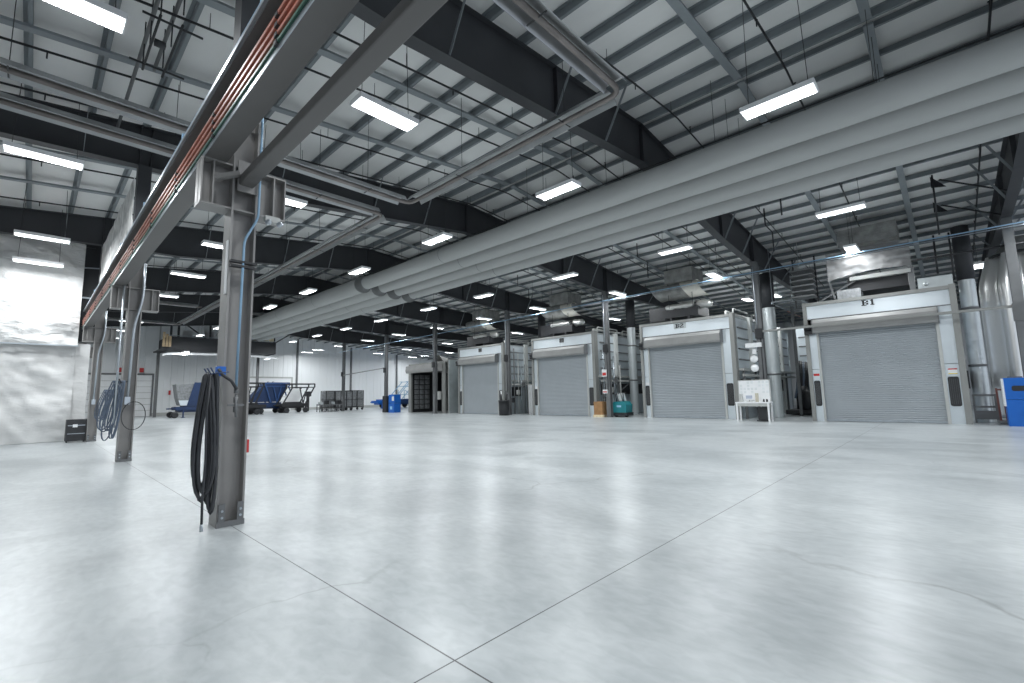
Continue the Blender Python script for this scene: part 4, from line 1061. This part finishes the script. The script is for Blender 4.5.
g = MB(); g.grid(ws,40,20); build(g,'plastic_sheet',M['wrap'],loc=(21.4,1.9,5.5),label='crumpled clear plastic sheet draped above the B1 sign',cat='sheet',fix=False)
g = MB(); g.box(21.5,22.2,-.35,.55,4.64,5.05); g.lathe((21.49,.35,4.82),[(.001,-.02),(.07,-.02),(.07,.02),(.001,.02)],12,'x'); build(g,'roof_box',M['galvdull'],loc=(21.8,.1,4.64),label='galvanized box on the roof of booth B1 beside the round stack',cat='box')
# ladder rack above B1's far corner
for i,(y,lab) in enumerate(((4.6,'booth B1'),)):
    t = thing('vent_rack','dark slatted riser hung above the corner of '+lab,'rack',(21.6,y,4.7))
    for j in range(6): g = MB(); g.box(21.6,22.4,y-.9,y-.1,5.0+j*.22,5.05+j*.22); build(g,'slat',M['post'],t)
    g = MB()
    for yy in (y-.9,y-.1): g.box(22.36,22.40,yy-.03,yy+.03,4.65,6.8)
    buildp(g,'upright',M['dark'],t)

# dark round drops at top of stacks & vertical black risers
for i,(y,z0) in enumerate(((-.05,4.9),(.35,5.2))):
    g = MB(); g.cyl((21.9,y-.35,z0),(21.9,y-.35,6.6),.03,6); build(g,'drop_pipe',M['dark'],loc=(21.9,y,z0),cat='pipe',group='drop pipes over booth B1',label='black drop pipe above booth B1, '+('closer to the round stack' if i==0 else 'closer to the plastic sheet'))
g = MB(); g.tube([(21.6,-3.2,5.75),(21.6,1.0,5.75)],.035,8); build(g,'support_pipe',M['dark'],loc=(21.6,-1,5.75),label='black horizontal pipe passing the dark top of the round stack at B1',cat='pipe')

# ------------------------------------------------------------------ mezzanine platform in the distance
t = thing('mezzanine_platform','dark raised platform with braces and stored boards before the far wall','platform',(11,46.5,5))
g = MB(); g.box(7.0,15.4,44.95,49,5.45,5.55); g.box(7.4,15.4,44.9,45.0,5.4,6.5); g.box(7.35,7.45,45,49,5.4,6.5); g.box(15.35,15.45,45,49,5.4,6.5); build(g,'deck',M['girder'],t)
for x in (7.5,8.0,10.2,12.5,15.3): g = MB(); g.box(x-.07,x+.07,45.0,45.14,6.0,8.05); buildp(g, 'post', M['girder'], t)
g = MB(); g.bar((8.0,45.05,7.9),(10.0,45.05,6.4),.09,.09); g.bar((15.3,45.05,6.4),(17.6,45.05,8.0),.09,.09); buildp(g, 'diagonal', M['girder'], t)
g = MB(); g.box(7.0,15.4,44.98,45.02,7.75,7.83); g.box(7.0,15.4,44.98,45.02,6.55,6.6); build(g,'handrail',M['conduit'],t)
for i in range(3):
    g = MB(); g.box(6.9+i*.2,7.06+i*.2,44.5,44.6,5.6,6.75-.15*i); build(g,'stored_plank',M['plank'],t)
g = MB()
for i in range(5): g.box(12.9+i*.48,13.3+i*.48,44.93,44.97,6.56,7.2); buildp(g, 'stored_board', M['tan'], t)
g = MB()
for x in (8.6,10.2,11.8,13.4): g.box(x,x+.7,46.9,47.0,5.7,7.3)
buildp(g, 'backing_sheet', M['white'], t)
g = MB(); g.grid(lambda u,v: (7.0+8.6*u, 44.75+.12*math.sin(PI*v), 4.86+.2*math.sin(PI*u)**.3+.18*v),30,6); build(g,'light_valance',M['white'],t)
for i,(x,y,z) in enumerate(((8.35,44.2,5.15),(14.9,45.6,5.0))):
    fixture(x,y,'y','bright fixture slung under the dark mezzanine, '+['at its crane-row end','at its duct end'][i],'lights under the mezzanine',z,5.43)
# supports
for i,(x,y) in enumerate(((7.3,48.6),(15.1,48.6))):
    g = MB(); wsec(g,x,y,0,5.44,.2,.2); build(g,'platform_leg_post',M['post'],loc=(x,y,0),cat='column',label='slim grey support under the mezzanine, '+['crane-row side','duct side'][i])

# ------------------------------------------------------------------ trailers & racks before the far wall
def wheelset(t, xs, y0, y1, r, m_):
    for x in xs:
        for y in (y0, y1):
            g = MB(); g.lathe((x,y,r),[(.001,-.1),(r*.55,-.1),(r*.7,-.11),(r,-.08),(r,.08),(r*.7,.11),(.001,.1)],18,'y'); build(g,'wheel',M['black'],t)
def vframe(t, x0, x1, z0, z1, y, m_, inset=.5, side='both'):
    """hopper end frame: top rails, V legs"""
    g = MB(); W=.10
    for yy in (y, y+1.4):
        g.bar((x0,yy,z1),(x1,yy,z1),W,W); g.bar((x0,yy,z1-.32),(x1,yy,z1-.32),W*.8,W*.8)
        g.bar((x0,yy,z1),(x0,yy,z1-.32),W,W); g.bar((x1,yy,z1),(x1,yy,z1-.32),W,W)
        xm = (x0+x1)/2
        g.bar((x0+.05,yy,z1-.32),(x0-inset,yy,z0),W,W)
        g.bar((x1-.05,yy,z1-.32),(x1-inset*1.1,yy,z0),W,W)
        g.bar((xm-.35,yy,z1-.32),(xm,yy,z0),W*.8,W*.8); g.bar((xm+.35,yy,z1-.32),(xm,yy,z0),W*.8,W*.8)
    for xx in (x0,x1): g.bar((xx,y,z1),(xx,y+1.4,z1),W,W)
    buildp(g, 'side_truss', m_, t)
def chassis(t, x0, x1, y, m_):
    g = MB()
    for yy in (y, y+1.4): g.bar((x0,yy,.72),(x1,yy,.72),.12,.26)
    g.box(x0+.2,x1-.3,y+.2,y+1.2,.42,.62); g.box(x0+.5,x1-.6,y+.05,y+1.3,.85,1.0)
    n=5
    for i in range(n+1): xx=x0+(x1-x0)*i/n; g.bar((xx,y,.72),(xx,y+1.4,.72),.10,.16)
    g.bar((x0,y,.62),(x1-.4,y+1.4,.62),.08,.08); build(g,'chassis',m_,t)
    g = MB(); g.bar((x0,y+.7,.70),(x0-.35,y+.7,.72),.10,.10); g.box(x0-.45,x0-.3,y+.55,y+.85,.66,.76); build(g,'tow_bar',m_,t)
    g = MB()
    for xx in (x0+.5,x1-.3): g.bar((xx,y-.03,.75),(xx,y-.03,.02),.09,.09); g.box(xx-.12,xx+.12,y-.15,y+.1,0,.04)
    buildp(g, 'stand_leg', m_, t)
blackm = M['dark']; bluem = M['blue']
t = thing('hopper_trailer','blue wheeled trailer with a grey hopper body, seen just past the hose column','trailer',(9,44,0))
chassis(t,7.8,11.6,43.4,bluem); wheelset(t,(7.75,10.6),43.3,44.9,.24,bluem)
g = MB(); g.prism([(7.75,2.6),(9.05,2.65),(9.0,1.5),(8.8,.95),(8.1,.95),(7.9,1.6)],'y',43.45,44.8); o=build(g,'hopper',M['mesh'],t)
g = MB(); g.prism([(7.95,1.35),(9.0,1.35),(8.8,.95),(8.1,.95)],'y',43.40,43.45); build(g,'hopper_skirt',M['galv'],t)
g = MB(); g.prism([(8.95,2.75),(11.6,2.75),(11.5,.9),(8.5,.9)],'y',43.36,43.42); g.prism([(9.7,2.75),(11.6,2.75),(11.5,.9),(9.5,.9)],'y',43.5,44.7); build(g,'blue_bin',bluem,t)
vframe(t,9.9,11.6,.85,2.78,43.4,bluem,.5)
t = thing('frame_trailer','black open truss trailer nearest the hose column on its booth side','trailer',(13,44,0))
chassis(t,12.1,14.3,43.6,blackm); wheelset(t,(12.0,13.6),43.5,45.1,.24,blackm); vframe(t,12.2,14.1,.85,2.72,43.6,blackm,.6)
t = thing('hopper_trailer','blue trailer with a tapered blue hopper between two black truss trailers','trailer',(15.5,45.5,0))
chassis(t,13.1,17.0,45.8,bluem); wheelset(t,(14.6,16.4),45.7,47.3,.24,bluem)
g = MB(); g.prism([(14.95,2.72),(17.0,2.72),(16.3,1.05),(13.5,1.05)],'y',45.9,47.1); build(g,'hopper',bluem,t)
vframe(t,14.95,17.05,.95,2.8,45.8,mat('mid_blue_paint',(.03,.085,.24),.35),-.5)
t = thing('frame_trailer','black open truss trailer with a pale sloping plate, beyond the blue hopper','trailer',(18,45,0))
chassis(t,15.9,18.3,44.3,blackm); wheelset(t,(16.3,18.0),44.2,45.8,.24,blackm); vframe(t,16.75,18.85,.85,2.66,44.3,blackm,.75)
g = MB(); g.add([(16.1,45.0,.9),(17.6,45.0,.9),(18.0,45.0,2.2),(17.0,45.0,2.3),(16.1,45.04,.9),(17.6,45.04,.9),(18.0,45.04,2.2),(17.0,45.04,2.3)],[(0,1,2,3),(7,6,5,4),(0,4,5,1),(1,5,6,2),(2,6,7,3),(3,7,4,0)]); build(g,'sloping_plate',M['white'],t)
# row of small carts
for i in range(4):
    t = thing('parts_cart','low grey wheeled parts cart, %s from the truss trailers' % ordn(i),'cart',(18.5+i*.56,42.6,0),'low carts by the mesh cages')
    x=18.5+i*.56
    g = MB(); g.box(x,x+.5,42.3,43.0,.62,.70); g.box(x,x+.5,42.3,43.0,.25,.29)
    build(g,'deck',M['post'],t)
    for (a,b) in ((x+.04,42.34),(x+.46,42.34),(x+.04,42.96),(x+.46,42.96)):
        g = MB(); g.bar((a,b,.10),(a,b,.95 if i%2 else .75),.05,.05); g.lathe((a,b,.06),[(.001,-.02),(.06,-.02),(.06,.02),(.001,.02)],10,'x'); build(g,'leg',M['dark'],t)
    g = MB(); g.box(x+.1,x+.4,42.45,42.85,.70,.92+.12*(i%2)); build(g,'load',M['dark' if i%2 else 'galvdull'],t)
# mesh cages
def cage(x0,x1,y,z1,lab,m_):
    t = thing('mesh_cage',lab,'cage',((x0+x1)/2,y,0),'wheeled mesh cages')
    g = MB()
    for xx in (x0,x1,(x0+x1)/2):
        for yy in (y,y+1.2): g.bar((xx,yy,.2),(xx,yy,z1),.06,.06)
    for z in (.35,z1*.55,z1):
        for yy in (y,y+1.2): g.bar((x0,yy,z),(x1,yy,z),.05,.05)
        for xx in (x0,x1): g.bar((xx,y,z),(xx,y+1.2,z),.05,.05)
    build(g,'cage_frame',M['dark'],t)
    g = MB(); g.box(x0+.04,x1-.04,y+.03,y+.05,.4,z1-.05); g.box(x0+.04,x1-.04,y+1.1,y+1.12,.4,z1-.05); g.box(x0+.03,x0+.05,y,y+1.1,.4,z1-.05); build(g,'mesh_panel',m_,t)
    g = MB(); g.box(x0,x1,y,y+1.2,.28,.34); build(g,'deck',M['post'],t)
    for xx in (x0+.1,x1-.1):
        g = MB(); g.lathe((xx,y+.05,.13),[(.001,-.03),(.13,-.03),(.13,.03),(.001,.03)],12,'y'); g.lathe((xx,y+1.1,.13),[(.001,-.03),(.13,-.03),(.13,.03),(.001,.03)],12,'y'); buildp(g, 'caster', M['dark'], t)
cage(20.9,22.6,46.3,2.0,'dark wheeled mesh cage nearer the truss trailers',M['mesh'])
cage(21.3,22.5,43.9,1.95,'dark wheeled mesh cage beside the last booth post',M['mesh'])
cage(22.8,24.2,44.8,2.0,'dark wheeled mesh cage farthest from the truss trailers',M['mesh'])
g = MB(); g.box(19.6,20.1,48,48.5,1.5,2.0); g.box(19.75,19.95,48.1,48.4,0,1.5); build(g,'pedestal_box',M['dark'],loc=(19.8,48.2,0),label='small black box on a pedestal behind the low carts',cat='box')
# blue low trailer + A frame
t = thing('flat_trailer','low blue flat trailer seen between the last booth posts','trailer',(28,46,0))
chassis(t,26.6,33.5,46.0,M['bluebright']); wheelset(t,(28,31),45.9,47.5,.33,bluem)
t = thing('pipe_rack','pale blue tubular A-frame with a white sloping sheet beside the open booth','rack',(31,44,0))
for y in (43.6,44.8):
    g = MB()
    g.bar((27.0,y,.9),(28.9,y,2.9),.07,.07); g.bar((28.0,y,.9),(29.9,y,2.9),.07,.07); g.bar((28.4,y,.9),(28.4,y,2.0),.06,.06); g.bar((28.6,y,2.9),(30.3,y,2.9),.06,.06); g.bar((27.6,y,1.5),(29.6,y,1.5),.06,.06); g.bar((28.3,y,2.4),(30.0,y,2.4),.06,.06)
    g.bar((29.3,y,2.0),(30.6,y,.9),.06,.06)
    build(g,'tube_frame',M['bluepipe'],t)
g = MB(); g.add([(29.2,44,2.3),(32.5,44,1.1),(32.5,44,2.9),(30.3,44,2.95),(29.2,44.05,2.3),(32.5,44.05,1.1),(32.5,44.05,2.9),(30.3,44.05,2.95)],[(0,1,2,3),(7,6,5,4),(0,4,5,1),(1,5,6,2),(2,6,7,3),(3,7,4,0)]); build(g,'white_sheet',M['white'],t)
chassis(t,27.0,32.0,43.5,bluem)
# blue bins at the post
t = thing('recycling_bin','bright blue bin with a white label beside the second last booth post','bin',(20.7,33.4,0))
g = MB(); g.box(20.4,21.0,32.75,33.6,.0,.75); build(g,'lower_bin',M['bluebright'],t)
g = MB(); g.box(20.4,21.0,32.75,33.6,.78,1.45); build(g,'upper_bin',M['bluebright'],t)
g = MB(); g.box(20.39,20.4,32.8,33.1,.95,1.3); build(g,'label_card',M['paper'],t)
g = MB(); g.box(20.39,20.4,33.05,33.35,.25,.5); build(g,'mark',M['cyan'],t)
t = thing('trash_drum','tall dark waste container at the second last booth post','bin',(20.5,34.3,0))
g = MB(); g.rbox((20.55,34.15,.68),(.5,.6,1.36),.08,'z'); build(g,'body',M['dark'],t)
# red wall boxes near first overhead door
for i,x in enumerate((5.2,6.65)):
    g = MB(); g.box(x,x+.3,YB1-.22,YB1-.15,3.95,4.35); build(g,'alarm_bell',M['red'],loc=(x,YB1,4),cat='alarm',label='red alarm box above the far overhead door, '+('curtain side' if i==0 else 'mezzanine side'),group='alarm boxes at the far overhead door')
g = MB(); g.box(8.9,9.05,YB1-.12,YB1-.045,1.9,2.3); build(g,'wall_extinguisher',M['red'],loc=(9,YB1,1.9),cat='extinguisher',label='small red extinguisher on the far wall behind the grey hopper trailer')

for o in list(C.objects):
    if o.parent is None and o.name.split('.')[0] in ('work_table','notice_board','desk_monitor','binder_box','spray_bottle','paint_cup','waste_bin'):
        o.location.x -= .32; o.location.y -= .10
# ------------------------------------------------------------------ camera
f = 457.956; yaw, pit, rol = .809465, .113908, -.0216353
F = V3((math.sin(yaw)*math.cos(pit), math.cos(yaw)*math.cos(pit), math.sin(pit)))
r = V3((math.cos(yaw), -math.sin(yaw), 0)); u = r.cross(F)
c, s = math.cos(rol), math.sin(rol)
r, u = c*r+s*u, -s*r+c*u
cam = bpy.data.cameras.new('camera'); co = bpy.data.objects.new('camera', cam); C.objects.link(co)
mw = Matrix((r, u, -F)).transposed().to_4x4(); mw.translation = V3((0, 0, H)); co.matrix_world = mw
cam.sensor_width = 36; cam.sensor_fit = 'HORIZONTAL'; cam.lens = 36*f/1024; cam.clip_start = .05; cam.clip_end = 300
bpy.context.scene.camera = co

# ------------------------------------------------------------------ light and view
w = bpy.data.worlds.new('world'); bpy.context.scene.world = w; w.use_nodes = True
w.node_tree.nodes['Background'].inputs[0].default_value = (.80,.88,1,1); w.node_tree.nodes['Background'].inputs[1].default_value = 1.0
sc = bpy.context.scene
sc.view_settings.view_transform = 'Standard'; sc.view_settings.look = 'None'; sc.view_settings.gamma = 1; sc.view_settings.use_curve_mapping = False
sc.view_settings.exposure = 0
sc.cycles.use_denoising = True
sc.cycles.max_bounces = 10; sc.cycles.diffuse_bounces = 6; sc.cycles.sample_clamp_indirect = 8
